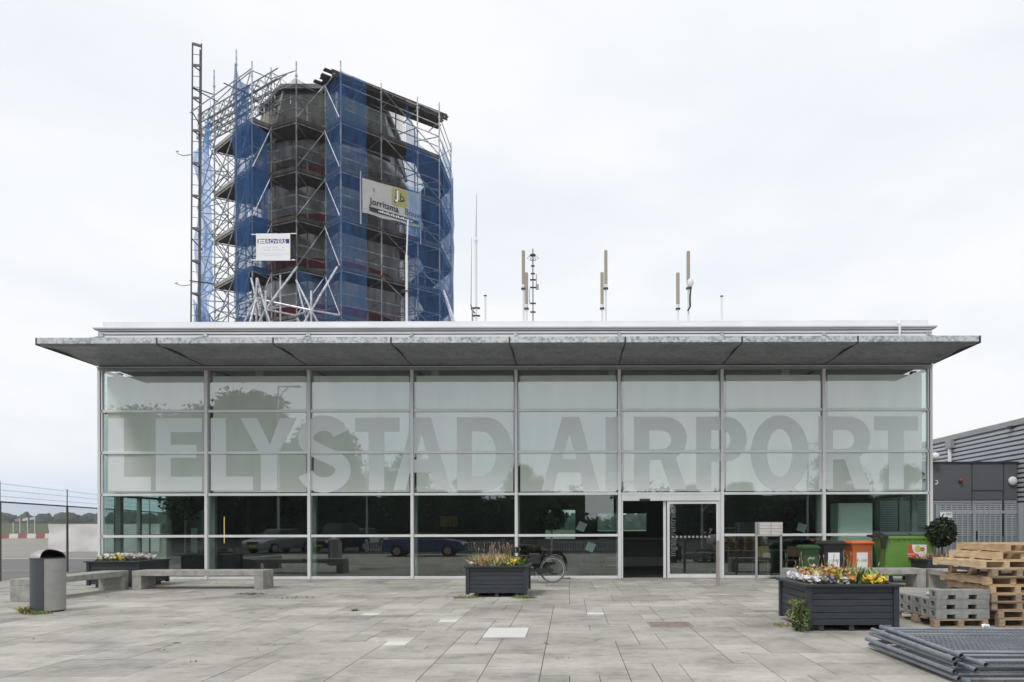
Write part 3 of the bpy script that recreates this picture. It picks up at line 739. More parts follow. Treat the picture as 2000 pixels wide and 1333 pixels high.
# ---------------------------------------------------------------- roof aerials
RZ = 7.25
AY = 23.5
def aerial(u, vtop, vb, lab, Y=AY, cable=False):
    x = PX(u, Y); t = thing('panel_aerial', lab, 'aerial', (x, Y, RZ), 'beige panel aerials on the roof')
    zt_, zb_ = PZ(vtop, Y), PZ(vb, Y)
    MB().tube((x, Y, RZ), (x, Y, zb_ - .12), .035, 8).build('pole', M['white'], t, smooth=True)
    box(x - .055, x + .055, Y - .06, Y + .06, zb_, zt_).build('panel', M['panel_beige'], t, bevel=.02)
    MB().lathe([(0, -.13), (.05, -.13), (.06, -.02), (.06, .0), (0, 0)], (x, Y, zb_ - .002), 12).build('collar', M['white'], t)
    box(x - .075, x + .075, Y - .075, Y + .075, zb_ - .17, zb_ - .132).build('clamp', M['dark_metal'], t)
    if cable:
        MB().path([(x + .08, Y - .08, zb_ - .1), (x + .04, Y - .09, zb_ - .5), (x + .05, Y - .09, zb_ - .8), (x - .04, Y - .08, zb_ - .95)], .03, 6).build('cable', M['black'], t)
        MB().ball((x + .06, Y - .05, zb_ + .02), .12, sq=(1, 1, 1.3)).build('weather_hood', M['white'], t, smooth=True)
aerial(1023.5, 490, 556, 'taller beige panel aerial in the pair nearest the lattice mast')
aerial(1029.5, 533, 595, 'shorter beige panel aerial right beside the lattice mast')
aerial(1184.5, 490, 556, 'taller beige panel aerial of the middle pair on the roof')
aerial(1177, 533, 595, 'shorter beige panel aerial of the middle pair on the roof')
aerial(1325, 534, 596, 'shorter beige panel aerial of the right pair on the roof')
aerial(1345.5, 492, 556, 'taller beige panel aerial with white hood and black cable, right pair', cable=True)
def whip(u, v0, v1, lab, thick_to, Y=AY):
    x = PX(u, Y); t = thing('whip_aerial', lab, 'aerial', (x, Y, RZ), 'whip aerials on the roof')
    MB().tube((x, Y, RZ), (x, Y, PZ(thick_to, Y)), .04, 8).build('pole', M['white'], t, smooth=True)
    MB().tube((x, Y, PZ(thick_to, Y)), (x + .03, Y, PZ(v0, Y)), .02, 6, r2=.008).build('whip', M['alu_dim'], t)
    MB().lathe([(.045, -.08), (.06, 0), (.03, .1)], (x, Y, PZ(thick_to, Y)), 10).build('joint', M['white'], t)
    m = MB()
    for v in (v1, v1 + 15): m.box(x - .13, x + .13, Y - .05, Y + .05, PZ(v, Y) - .02, PZ(v, Y) + .02)
    m.build('bracket', M['dark_metal'], t)
whip(931, 378, 602, 'tall white whip aerial, the highest on the roof', 470)
x = PX(921, AY)
t = thing('whip_aerial', 'thin grey whip aerial just left of the tallest one', 'aerial', (x, AY, RZ), 'whip aerials on the roof')
MB().tube((x, AY, PZ(598, AY)), (x + .03, AY, PZ(463, AY)), .018, 6, r2=.007).build('whip', M['alu_dim'], t)
MB().path([(x, AY, PZ(595, AY)), (x + .02, AY, PZ(605, AY)), (x + .14, AY, PZ(612, AY))], .022, 6).build('arm', M['dark_metal'], t)
MB().tube((x + .05, AY, RZ), (x + .05, AY, PZ(604, AY)), .03, 6).build('pole', M['alu_dim'], t)
for u, v, lab in ((949, 579, 'short white vent pole right of the tall whip aerial'), (1410.5, 581, 'short white vent pole at the far right of the roof')):
    x = PX(u, AY); t = thing('short_pole', lab, 'pole', (x, AY, RZ))
    MB().tube((x, AY, RZ), (x, AY, PZ(v, AY)), .035, 8).build('pole', M['white'], t, smooth=True)
    MB().lathe([(0, 0), (.05, 0), (.06, .03), (0, .04)], (x, AY, PZ(v, AY)), 12).build('cap', M['dark_metal'], t)
x = PX(1042, AY); t = thing('instrument_mast', 'thin dark mast crowded with small aerials and brackets', 'mast', (x, AY, RZ))
MB().tube((x, AY, RZ), (x, AY, PZ(487, AY)), .025, 8).build('pole', M['alu_dim'], t)
m = MB(); m.lathe([(0, .02), (.10, .0), (.10, -.03), (0, -.05)], (x, AY, PZ(498, AY)), 14)
for a in range(6):
    an = a * math.pi / 3; m.path([(x + .09 * math.cos(an), AY + .09 * math.sin(an), PZ(499, AY)), (x + .2 * math.cos(an), AY + .2 * math.sin(an), PZ(505, AY)), (x, AY, PZ(510, AY))], .006, 5)
m.build('anemometer', M['dark_metal'], t)
for v, w in ((547, .10), (562, .10), (593, .10), (610, .09), (535, .07), (520, .06)):
    box(x - w, x + w, AY - .03, AY + .03, PZ(v, AY) - .02, PZ(v, AY) + .02).build('bracket', M['dark_metal'], t)
m = MB(); m.tube((x + .12, AY, PZ(562, AY)), (x + .12, AY, PZ(536, AY)), .015, 6); m.tube((x - .12, AY, PZ(593, AY)), (x - .12, AY, PZ(565, AY)), .012, 6); m.tube((x + .15, AY, PZ(556, AY)), (x + .15, AY, PZ(566, AY)), .05, 6)
m.build('rod_aerial', M['alu_dim'], t)
x = PX(795.5, AY); t = thing('flag_mast', 'plain white pole on the roof in front of the scaffold', 'pole', (x, AY, RZ))
MB().tube((x, AY, RZ), (x, AY, PZ(498, AY)), .042, 10).build('lower_tube', M['white'], t, smooth=True); MB().tube((x, AY, PZ(498, AY)), (x + .05, AY, PZ(430, AY)), .024, 10).build('upper_tube', M['white'], t, smooth=True)
m = MB(); m.tube((x - .16, AY - .06, PZ(569, AY)), (x + .16, AY - .06, PZ(569, AY)), .02, 6)
for a in (-.15, -.08, .08, .15): m.tube((x + a, AY - .06, PZ(569, AY) - .05), (x + a, AY - .06, PZ(569, AY) + .05), .012, 6)
m.build('crossbar', M['dark_metal'], t)

# ---------------------------------------------------------------- control tower under scaffold
TC = (-12.1, 35.0)
ct = thing('control_tower', 'round white airport control tower with red bands, wrapped in scaffolding', 'tower', (TC[0], TC[1], 0))
c3 = (TC[0], TC[1], 0)
MB().lathe([(3.3, 0), (3.3, 9.5), (3.38, 11.5), (3.38, 13.55), (3.34, 13.6), (3.34, 15.8), (3.34, 17.9), (3.38, 18.25), (2.6, 18.3)], c3, 48).build('shaft', M['tower'], ct, smooth=True)
for z0, z1, r in ((17.92, 18.22, 3.40), (15.75, 16.05, 3.36), (13.55, 13.98, 3.40), (11.4, 11.85, 3.40), (9.3, 9.7, 3.33)):
    MB().lathe([(r - .05, z0), (r + .02, z0), (r + .02, z1), (r - .05, z1)], c3, 48).build('red_band', M['red'], ct)
rnd = random.Random(3)
m = MB(); n = 60; vs = []; fs = []
pr = [(3.3, 18.24), (3.75, 18.45), (3.9, 18.8), (3.8, 19.2), (3.4, 19.5), (2.6, 19.62)]
for i in range(n):
    for j, (r, z) in enumerate(pr):
        rr = r + rnd.uniform(-.09, .09) * (1 if 0 < j < 5 else 0); a = 2 * math.pi * i / n
        vs.append((TC[0] + rr * math.cos(a), TC[1] + rr * math.sin(a), z + rnd.uniform(-.05, .05)))
for i in range(n):
    for j in range(5): fs.append((i * 6 + j, ((i + 1) % n) * 6 + j, ((i + 1) % n) * 6 + j + 1, i * 6 + j + 1))
m.add(vs, fs).build('plastic_wrapping', M['plastic'], ct, smooth=True)
# glazed cab: octagon, glass leaning outward at the foot
def octo(r, z, ph=22.5, n=8): return [(TC[0] + r * math.cos(R(ph + 360 / n * k)), TC[1] + r * math.sin(R(ph + 360 / n * k)), z) for k in range(n)]
lo, hi = octo(3.75, 20.0), octo(3.25, 22.0)
m = MB()
MB().lathe([(3.55, 19.63), (3.7, 19.99)], c3, 8, R(22.5), R(22.5) + 2 * math.pi).build('cab_sill', M['alu_dim'], ct)
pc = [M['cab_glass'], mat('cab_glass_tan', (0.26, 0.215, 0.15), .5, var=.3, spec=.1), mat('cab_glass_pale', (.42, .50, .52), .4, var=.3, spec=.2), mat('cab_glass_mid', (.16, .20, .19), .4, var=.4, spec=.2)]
for k in range(8):
    a, b, c, d = lo[k], lo[(k + 1) % 8], hi[(k + 1) % 8], hi[k]
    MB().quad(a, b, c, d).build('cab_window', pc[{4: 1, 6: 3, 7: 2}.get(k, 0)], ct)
    m2 = MB(); m2.tube(lo[k], hi[k], .06, 6); m2.tube(lo[k], lo[(k + 1) % 8], .05, 6); m2.build('cab_frame', M['alu_dim'], ct)
m = MB(); r1, r2, r3 = octo(3.45, 21.98), octo(3.45, 22.2), octo(2.6, 22.42)
m.add(r1 + r2 + r3, [tuple(range(8))] + [(k, (k + 1) % 8, 8 + (k + 1) % 8, 8 + k) for k in range(8)] + [(8 + k, 8 + (k + 1) % 8, 16 + (k + 1) % 8, 16 + k) for k in range(8)] + [tuple(range(16, 24))])
m.build('cab_roof', mat('cab_roof', (.10, .11, .11), .6), ct)

# ---------------------------------------------------------------- scaffold
M['toe_shaded'] = mat('toe_board_shaded', (0.17, 0.16, 0.145), 0.85, var=0.4, scale=3)  # toe boards behind the nets, their shade painted into a darker colour
RING = [(-13.9, 30.0), (-13.3, 30.55), (-11.95, 30.0), (-10.95, 30.8), (-10.0, 30.0), (-8.55, 31.2), (-7.15, 32.35), (-6.26, 33.1), (-6.2, 36.0), (-8.4, 39.6), (-12.0, 40.8), (-15.6, 39.8), (-18.0, 37.2), (-18.35, 33.9), (-16.78, 32.35), (-15.0, 30.85)]
NR = len(RING)
def inn(p, d=1.35):
    v = Vector((TC[0] - p[0], TC[1] - p[1])); l = v.length; return (p[0] + v.x / l * d, p[1] + v.y / l * d)
INN = [inn(p) for p in RING]
LEV = [6.4, 8.6, 10.75, 12.9, 15.1, 17.25, 19.4]
sc = thing('scaffolding', 'tall tubular scaffolding with plank decks all around the control tower', 'scaffold', (TC[0], TC[1], 0))
tops = [22.0, 22.1, 22.0, 21.3, 22.0, 21.8, 21.9, 22.1, 21.8, 21.0, 21.0, 21.0, 21.5, 22.3, 23.2, 23.1]
for k, (x, y) in enumerate(RING):
    m = MB().tube((x, y, 0), (x, y, tops[k]), .034, 8)
    z = 1.0
    while z < tops[k]: m.tube((x, y, z), (x, y, z + .08), .055, 8); z += 1.07
    m.build('standard', M['tube'], sc)
for k, (x, y) in enumerate(INN):
    m = MB().tube((x, y, 0), (x, y, 21.3 + .4 * math.sin(k * 2.3)), .03, 6); m.build('standard', M['tube'], sc)
for zi, z in enumerate(LEV):
    for k in range(NR):
        if k in (12, 13): continue
        a, b = RING[k], RING[(k + 1) % NR]; ia, ib = INN[k], INN[(k + 1) % NR]
        m = MB()
        m.add([(a[0], a[1], z), (b[0], b[1], z), (ib[0], ib[1], z), (ia[0], ia[1], z), (a[0], a[1], z - .05), (b[0], b[1], z - .05), (ib[0], ib[1], z - .05), (ia[0], ia[1], z - .05)],
              [(0, 1, 2, 3), (7, 6, 5, 4), (0, 4, 5, 1), (2, 6, 7, 3)])
        o = m.build('deck', M['deck'], sc) if len([1 for q in sc.children if q.name.startswith('deck')]) < 96 else m.build('deck', M['deck'], sc)
    for k in range(NR):
        if k in (12, 13): continue
        m = MB()
        a, b = Vector(RING[k] + (0,)), Vector(RING[(k + 1) % NR] + (0,)); n_ = (b - a).cross(Vector((0, 0, 1))).normalized() * .02
        m.obox(a + n_ + Vector((0, 0, z + .05)), b + n_ + Vector((0, 0, z + .05)), .025, .16)
        m.build('toe_board', M['toe'] if k > 8 else M['toe_shaded'], sc)
    m = MB()
    for h in (.55, 1.05):
        for k in range(NR): m.tube(RING[k] + (z + h,), RING[(k + 1) % NR] + (z + h,), .024, 6)
    m.build('guard_rail', M['tube'], sc)
    m = MB()
    for k in range(NR):
        m.tube(RING[k] + (z - .1,), RING[(k + 1) % NR] + (z - .1,), .026, 6); m.tube(RING[k] + (z - .1,), INN[k] + (z - .1,), .026, 6)
        m.tube(RING[k] + (z + 1.05,), INN[k] + (z + 1.05,), .022, 6)
    m.build('ledger', M['tube'], sc)
m = MB()
for h in (21.0, 21.6):
    for k in range(NR):
        if 8 <= k <= 11: continue
        zz = min(h, tops[k] - .3, tops[(k + 1) % NR] - .3)
        m.tube(RING[k] + (zz,), RING[(k + 1) % NR] + (zz,), .024, 6)
m.build('guard_rail', M['tube'], sc)
brace = {2: 1, 3: -1, 5: -1, 7: 1, 14: 1, 15: 1, 13: -1, 0: 1, 12: 1}
for k, s in brace.items():
    for zi in range(len(LEV)):
        z0 = LEV[zi]; z1 = LEV[zi + 1] if zi + 1 < len(LEV) else 21.5
        a, b = RING[k], RING[(k + 1) % NR]
        if k == 5: a, b = RING[5], RING[7]
        if s < 0: a, b = b, a
        if k in (13, 12) and zi % 2: a, b = b, a
        nrm = (Vector(RING[(k + 1) % NR] + (0,)) - Vector(RING[k] + (0,))).cross(Vector((0, 0, 1))).normalized() * .07
        MB().tube(Vector(a + (z0 + .1,)) + nrm, Vector(b + (z1,)) + nrm, .026, 6).build('brace', M['tube'], sc)
# inner cross braces at the open left side
for k in (13, 14, 15):
    for z0, z1 in zip(LEV, LEV[1:]):
        a, b = INN[k], RING[k]
        MB().tube(a + (z0 + .1,), b + (z1 - .1,), .02, 6).build('brace', M['dark_metal'], sc)
        MB().tube(b + (z0 + .1,), a + (z1 - .1,), .02, 6).build('brace', M['dark_metal'], sc)
# lattice girder on the upper left, plank roof on the upper right
def truss(a, b, h, nm, m_, nseg=14):
    a = Vector(a); b = Vector(b); m = MB(); u = Vector((0, 0, h)); sd = (b - a).cross(Vector((0, 0, 1))).normalized() * .45
    for o in (Vector((0, 0, 0)), sd):
        m.tube(a + o, b + o, .028, 6); m.tube(a + o + u, b + o + u, .028, 6)
        for i in range(nseg):
            p = a + (b - a) * (i / nseg); q = a + (b - a) * ((i + 1) / nseg)
            m.tube(p + o + (u if i % 2 else Vector((0, 0, 0))), q + o + (Vector((0, 0, 0)) if i % 2 else u), .018, 5)
            m.tube(p + o, p + o + u, .016, 5)
            if o.length == 0: m.tube(p + u, p + u + sd, .016, 5); m.tube(p, p + sd, .016, 5)
    return m.build(nm, m_, sc)
truss((-17.4, 32.9, 20.75), (-12.2, 29.6, 20.75), .42, 'lattice_girder', M['galv'])
truss((-17.9, 33.7, 20.5), (-12.9, 30.6, 20.5), .36, 'lattice_girder', M['galv'])
MB().tube((-15.8, 31.3, 21.9), (-11.0, 33.0, 20.4), .026, 6).build('brace', M['dark_metal'], sc)
MB().tube((-13.9, 30, 21.7), (-17.4, 31.4, 20.6), .026, 6).build('brace', M['tube'], sc)
MB().tube((-15.0, 30.85, 21.4), (-13.0, 31.9, 20.5), .026, 6).build('brace', M['dark_metal'], sc)
a = Vector((-10.35, 29.85, 21.45)); b = Vector((-5.95, 33.45, 21.62)); dr = (b - a).normalized(); sd = dr.cross(Vector((0, 0, 1))).normalized()
m = MB()
for j in range(6):
    o = -sd * (.05 + j * .24); e = random.uniform(-.35, .25); f = random.uniform(-.1, .35)
    m.obox(a + o + dr * e + Vector((0, 0, .02 * j)), b + o + dr * f + Vector((0, 0, .02 * j)), .22, .045)
m.obox(a + sd * .03 + Vector((0, 0, -.05)), b + sd * .03 + Vector((0, 0, -.05)), .04, .3)
m.build('plank_roof', M['deck'], sc)
for j in range(5):
    q = a + dr * (j * 1.35 + .1); m = MB().tube(q + sd * .1 + Vector((0, 0, -.1)), q - sd * 1.6 + Vector((0, 0, -.1)), .026, 6); m.build('ledger', M['tube'], sc)
# fans of raking tubes at the foot of the front, seen over the roof edge
def hub(u, v, Y, rays, r=.045):
    c = P(u, v, Y)
    for (uu, vv, YY) in rays: MB().tube(c, P(uu, vv, YY), r, 8).build('raking_tube', M['tube'], sc)
hub(502, 580, 29.2, [(472, 640, 29.2), (484, 648, 28.6), (502, 655, 29.2), (520, 655, 29), (492, 541, 29.8), (503, 541, 29.2), (470, 592, 29.6), (524, 584, 29.4)])
hub(520, 602, 28.9, [(504, 541, 29.4), (582, 519, 29.9), (548, 592, 29.4), (538, 655, 28.8), (528, 655, 29.3), (500, 640, 29), (578, 614, 29.7), (520, 565, 28.9)])
hub(609, 604, 28.9, [(660, 520, 29.9), (588, 640, 28.9), (609, 655, 28.9), (628, 640, 29.2), (609, 566, 28.9), (664, 614, 29.9), (579, 614, 29.7), (520, 585, 29.2), (580, 545, 29.8)])
hub(868, 567, 31.6, [(893, 640, 30.2), (888, 640, 30.6)], .05)
for a_, b_ in (((579, 612, 29.8), (592, 640, 29.6)), ((549, 535, 29.9), (549, 655, 29.9)), ((580, 545, 29.8), (604, 640, 29.1))):
    MB().tube(P(*a_), P(*b_), .04, 8).build('raking_tube', M['tube'], sc)

# ---------------------------------------------------------------- debris nets
def net(pts, zt_, zb_, m_, label, off=.14, nz=10, wav=.05, group='debris nets on the scaffolding', sag=0.0):
    """pts along the ring; zt_/zb_ per point"""
    vs = []; fs = []; sub = 5; cols = []
    for i in range(len(pts) - 1):
        for s in range(sub + (1 if i == len(pts) - 2 else 0)):
            t = s / sub
            x = pts[i][0] + (pts[i + 1][0] - pts[i][0]) * t; y = pts[i][1] + (pts[i + 1][1] - pts[i][1]) * t
            v = Vector((x - TC[0], y - TC[1])).normalized()
            top = zt_[i] + (zt_[i + 1] - zt_[i]) * t - sag * math.sin(math.pi * t); bot = zb_[i] + (zb_[i + 1] - zb_[i]) * t
            cols.append((x + v.x * off, y + v.y * off, top, bot, v))
    for (x, y, a_, b_, v) in cols:
        for j in range(nz + 1):
            z = a_ + (b_ - a_) * j / nz
            w = wav * (noise.noise(Vector((x * 1.7, y * 1.7, z * .8))) + .5 * noise.noise(Vector((x * 5, y * 5, z * 2))))
            vs.append((x + v.x * w, y + v.y * w, z))
    for i in range(len(cols) - 1):
        for j in range(nz): fs.append((i * (nz + 1) + j, (i + 1) * (nz + 1) + j, (i + 1) * (nz + 1) + j + 1, i * (nz + 1) + j + 1))
    o = MB().add(vs, fs).build('debris_net', m_, None, smooth=True)
    return tag(o, label, 'net', group)
G = RING
def lerp(a, b, t): return (a[0] + (b[0] - a[0]) * t, a[1] + (b[1] - a[1]) * t)
ZL = 7.3
net([G[15], G[0]], [22.5, 20.9], [ZL, ZL], M['net_strip'], 'deep blue net strip with a pointed top, left of the blank banner frame', nz=24, wav=.12, sag=.35)
net([G[0], lerp(G[0], G[1], .95)], [19.3, 19.0], [12.8, 12.7], M['net_strip'], 'narrow deep blue net directly above the white signboard', nz=16, wav=.06)
net([lerp(G[0], G[1], .0), lerp(G[0], G[1], .9)], [12.6, 12.3], [10.4, 10.6], M['net_black'], 'ragged dark net patch under the white signboard', nz=8, wav=.1)
net([G[1], G[2], G[3]], [20.7, 21.2, 20.9], [12.9, 12.9, 12.6], M['net_black'], 'wide sheer black net on the front centre of the scaffold', nz=20)
net([G[2], G[3]], [12.85, 12.5], [ZL, ZL], M['net_blue'], 'blue net low on the front centre, behind the raking tubes', nz=12, wav=.15, off=.1)
net([G[3], G[4], lerp(G[4], G[5], .60)], [21.2, 21.5, 21.5], [ZL, ZL, ZL], M['net_blue'], 'tall blue net strip just left of the printed banner', nz=24)
net([lerp(G[4], G[5], .61), G[5], lerp(G[5], G[6], .60)], [21.5, 21.5, 21.5], [ZL, ZL, ZL], M['net_black'], 'sheer black net covering most of the printed banner', nz=24)
net([lerp(G[5], G[6], .61), G[6], G[7]], [21.4, 19.6, 19.2], [ZL, ZL, ZL], M['net_blue'], 'blue net right of the printed banner, reaching the right corner', nz=24)
net([G[7], lerp(G[7], G[8], .5), G[8]], [20.3, 20.2, 20.0], [ZL, ZL, ZL], M['net_blue_light'], 'paler blue net wrapping the right corner of the scaffold', nz=20, wav=.1)
net([G[13], lerp(G[13], G[14], .55), G[14]], [20.2, 21.0, 22.0], [ZL, ZL, ZL], M['net_pale'], 'pale blue net flying at the far left edge of the scaffold', nz=24, wav=.25, sag=.3)
net([G[13], G[14]], [12.9, 11.4], [11.0, 10.1], M['net_blue'], 'small darker blue net patch low on the far left edge', nz=6, wav=.2, off=.3)
net([G[8], G[9], G[10]], [20.0, 19.6, 19.4], [ZL, ZL, ZL], M['net_back'], 'blue net hanging on the far side, seen through the right part of the scaffold', nz=12)
net([G[10], G[11], lerp(G[11], G[12], .4)], [19.4, 19.4, 19.4], [ZL, ZL, ZL], M['net_black'], 'dark net hanging on the far side of the tower', nz=12)
# ---------------------------------------------------------------- banners
pa, pb = Vector(lerp(G[4], G[5], .48) + (0,)), Vector(lerp(G[6], G[7], .02) + (0,))
dx = (pb - pa).normalized(); nrm = dx.cross(Vector((0, 0, 1)))
def bp(s, z, o=.055): return pa + dx * s + nrm * (o + .12) + Vector((0, 0, z))
Lb = (pb - pa).length
bn = thing('printed_banner', 'large weathered builder banner with yellow emblem reading Jorritsma Bouw', 'banner', bp(0, 15.6, 0))
vs = []; fs = []
for i in range(13):
    for j in range(7):
        s = Lb * i / 12; z = 15.55 + .12 * s / Lb + (17.1 + .15 * s / Lb - 15.55 - .12 * s / Lb) * j / 6
        if j == 0: z += .025 * math.sin(i * 1.1)
        vs.append(bp(s, z, .05 + .012 * math.sin(i * 1.3 + j)))
for i in range(12):
    for j in range(6): fs.append((i * 7 + j, (i + 1) * 7 + j, (i + 1) * 7 + j + 1, i * 7 + j + 1))
MB().add(vs, fs).build('cloth', M['banner'], bn, smooth=True)
MB().quad(bp(1.42, 16.35, .066), bp(2.12, 16.38, .066), bp(2.12, 17.16, .066), bp(1.42, 17.12, .066)).build('emblem_square', M['yellow_sq'], bn)
text('J', .62, M['ink'], 'emblem_letter', bn, bp(1.56, 16.62, .070), dx, (0, 0, 1), bold=.02)
text('b', .50, M['ink'], 'emblem_letter', bn, bp(1.78, 16.62, .070), dx, (0, 0, 1), bold=.0)
text('J', .56, M['banner_white'], 'emblem_letter', bn, bp(1.60, 16.65, .074), dx, (0, 0, 1), bold=.012)
m = MB(); 
for k in range(10):
    a0_, a1_ = R(200 + 14 * k), R(214 + 14 * k); cx_, cz_ = 1.79, 16.80
    q = [(cx_ + r_ * math.cos(t_), cz_ + r_ * .85 * math.sin(t_)) for r_, t_ in ((.28, a0_), (.28, a1_), (.23, a1_), (.23, a0_))]
    m.quad(*[bp(s_, z_, .071) for s_, z_ in q])
m.build('emblem_arc', M['ink'], bn)
text('Jorritsma', .40, M['ink'], 'banner_lettering', bn, bp(.35, 16.05, .068), dx, (0, 0, 1), bold=.006, sx=.93)
text('Bouw', .40, mat('grey_lettering', (.05, .055, .07), .7), 'banner_lettering', bn, bp(2.02, 16.07, .068), dx, (0, 0, 1), sx=.93)
MB().quad(bp(.34, 15.72, .068), bp(2.75, 15.76, .068), bp(2.75, 15.94, .068), bp(.30, 15.92, .068)).build('dark_stripe', M['ink'], bn)
m = MB()
for k in range(20):
    s = .75 + k * .085; m.quad(bp(s, 15.79, .072), bp(s + .055, 15.79, .072), bp(s + .055, 15.85 + .02 * (k % 3), .072), bp(s, 15.85 + .02 * (k % 3), .072))
m.build('stripe_print', M['banner_white'], bn)
MB().tube(bp(-.08, 15.0, .06), bp(-.06, 17.4, .0), .035, 8).build('pole', M['mast_pole'], bn); MB().tube(bp(Lb + .06, 14.9, .0), bp(Lb + .06, 17.4, .0), .035, 8).build('pole', M['mast_pole'], bn)
o = MB().quad(bp(2.10, 15.2, .10), bp(Lb + .03, 15.1, .10), bp(Lb + .02, 17.5, .10), bp(2.12, 17.4, .10)).build('debris_net', netmat('blue_netting_veil', (.14, .36, .70), .30), None)
tag(o, 'thin light blue net veil over the right end of the printed banner', 'net', 'debris nets on the scaffolding')

Y = 29.8
sg = thing('scaffolder_signboard', 'white scaffolder sign reading ROVERS in blue, hung between two poles', 'sign', P(535, 507, Y))
a, b = P(502, 454, Y), P(568.5, 507, Y)
box(a.x, b.x, Y - .02, Y, b.z, a.z).build('board', M['banner_white'], sg)
MB().tube(P(493, 456, Y + .05), P(581, 454.5, Y + .05), .028, 8).build('pole', M['tube'], sg); MB().tube(P(492, 506, Y + .05), P(578, 506, Y + .05), .028, 8).build('pole', M['tube'], sg)
Yt = Y - .021
m = MB(); q0, q1 = P(520, 464.5, Yt), P(566.5, 473.2, Yt); m.box(q0.x, q1.x, Yt - .003, Yt, q1.z, q0.z); m.build('sign_field', M['ink_blue'], sg)
text('ROVERS', .235, M['banner_white'], 'sign_lettering', sg, P(521.5, 472.8, Yt - .004), ex=.001, bold=.004, sx=1.03)
m = MB(); q = P(504.5, 464.5, Yt); q2 = P(506.5, 473, Yt); m.box(q.x, q2.x, Yt - .003, Yt, q2.z, q.z)
for v, u0, u1, h in ((465.0, 508, 519, .028), (469.2, 510, 516.5, .02), (472.6, 508.5, 518.5, .02)):
    q = P(u0, v, Yt); q2 = P(u1, v, Yt); m.box(q.x, q2.x, Yt - .003, Yt, q.z - h / 2, q.z + h / 2)
m.build('sign_emblem', M['ink'], sg)
m = MB()
rr = random.Random(5)
for v, us in ((481, (516, 521.5, 524, 528, 535, 538, 541, 552, 555)), (486, (517, 520, 524, 527, 533, 539, 542, 545.5, 549, 555))):
    for u in us: q = P(u, v, Yt); m.box(q.x, q.x + .045, Yt - .002, Yt, q.z - .028, q.z + .028)
for v, u0, u1 in ((493.2, 505, 566), (496.6, 517, 553)):
    q = P(u0, v, Yt); q2 = P(u1, v, Yt); m.box(q.x, q2.x, Yt - .002, Yt, q.z - .008, q.z + .008)
m.build('sign_small_print', M['ink_grey'], sg)

# ---------------------------------------------------------------- hoist mast left of the scaffold
Y0 = 31.4
HMAT = M['mast']
hm = thing('hoist_mast', 'very tall slender ladder mast of a builders hoist at the left', 'mast', (PX(381, Y0), Y0, 0))
xa, xb = PX(370.5, Y0), PX(388, Y0); lean = lambda z: .012 * (z - 8)
zt_ = PZ(84, Y0)
def rail(x, y, r): return MB().tube((x, y, 0), (x + lean(zt_) , y, zt_), r, 8).build('rail', HMAT, hm)
rail(xa, Y0, .035); rail(xb, Y0 - .0, .03); rail(xa + .13, Y0 + .4, .03)
m = MB(); z = .3; k = 0
while z < zt_:
    dxx = lean(z) - lean(0) * 0 + .0
    f = z / zt_ * lean(zt_)
    if k % 3 == 0:
        box_ = MB().obox((xa + f, Y0, z), (xb + f, Y0, z - .04), .05, .10).tube((xa + f, Y0, z), (xa + .13 + f, Y0 + .4, z), .03, 6).tube((xb + f, Y0, z), (xa + .13 + f, Y0 + .4, z), .03, 6)
        box_.build('mast_frame', HMAT, hm)
    else:
        MB().tube((xa + f, Y0, z), (xb + f, Y0, z - .05), .014, 5).tube((xa + .13 + f, Y0 + .4, z), (xb + f, Y0, z - .05), .012, 5).build('rung', HMAT, hm)
    z += .50; k += 1
MB().obox((xa + lean(zt_), Y0, zt_), (xb + lean(zt_), Y0, zt_ - .12), .08, .1).build('head', HMAT, hm)
MB().path([(xa + .2, Y0, PZ(300, Y0)), (PX(360, Y0), Y0, PZ(303, Y0)), (PX(352, Y0), Y0, PZ(300, Y0)), (PX(346, Y0), Y0, PZ(295, Y0)), (PX(351, Y0), Y0, PZ(293.5, Y0))], .02, 6).build('hook_arm', M['alu_dim'], hm)
MB().path([(xa + .05, Y0, PZ(555, Y0)), (PX(357, Y0), Y0, PZ(557, Y0)), (PX(350, Y0), Y0, PZ(554, Y0)), (PX(343, Y0), Y0, PZ(552, Y0)), (PX(348, Y0), Y0, PZ(551, Y0))], .02, 6).build('hook_arm', M['alu_dim'], hm)
for (u0, v0, u1, v1) in ((378, 168, 420, 182), (378, 169, 428, 196), (376, 213, 395, 245), (372, 545, 420, 552), (376, 463, 397, 486)):
    MB().tube(P(u0, v0, Y0), P(u1, v1, 32.4), .026, 6).build('wall_tie', M['dark_metal'], hm)
# ---------------------------------------------------------------- benches
def bench(label, L_, loc, rot):
    t = thing('concrete_bench', label, 'bench', (0, 0, 0), 'concrete benches on the plaza')
    box(0, L_, 0, .60, .33, .46).build('seat', M['concrete'], t, bevel=.008)
    box(0, .22, .003, .597, 0, .3285).build('leg', M['concrete'], t, bevel=.006); box(L_ - .22, L_, .003, .597, 0, .3285).build('leg', M['concrete'], t, bevel=.006)
    t.location = loc; t.rotation_euler = (0, 0, rot); return t
bench('long grey concrete bench standing free in front of the second window bay', 3.2, (-10.68, 16.66, 0), 0)
bench('grey concrete bench running towards the viewer behind the litter bin', 2.85, (-10.88, 14.0, 0), R(90))
bench('grey concrete bench in front of the wheelie bins', 3.35, (5.36, 16.66, 0), 0)
bench('grey concrete bench half hidden behind the pallet stack', 3.0, (9.38, 13.9, 0), R(90))

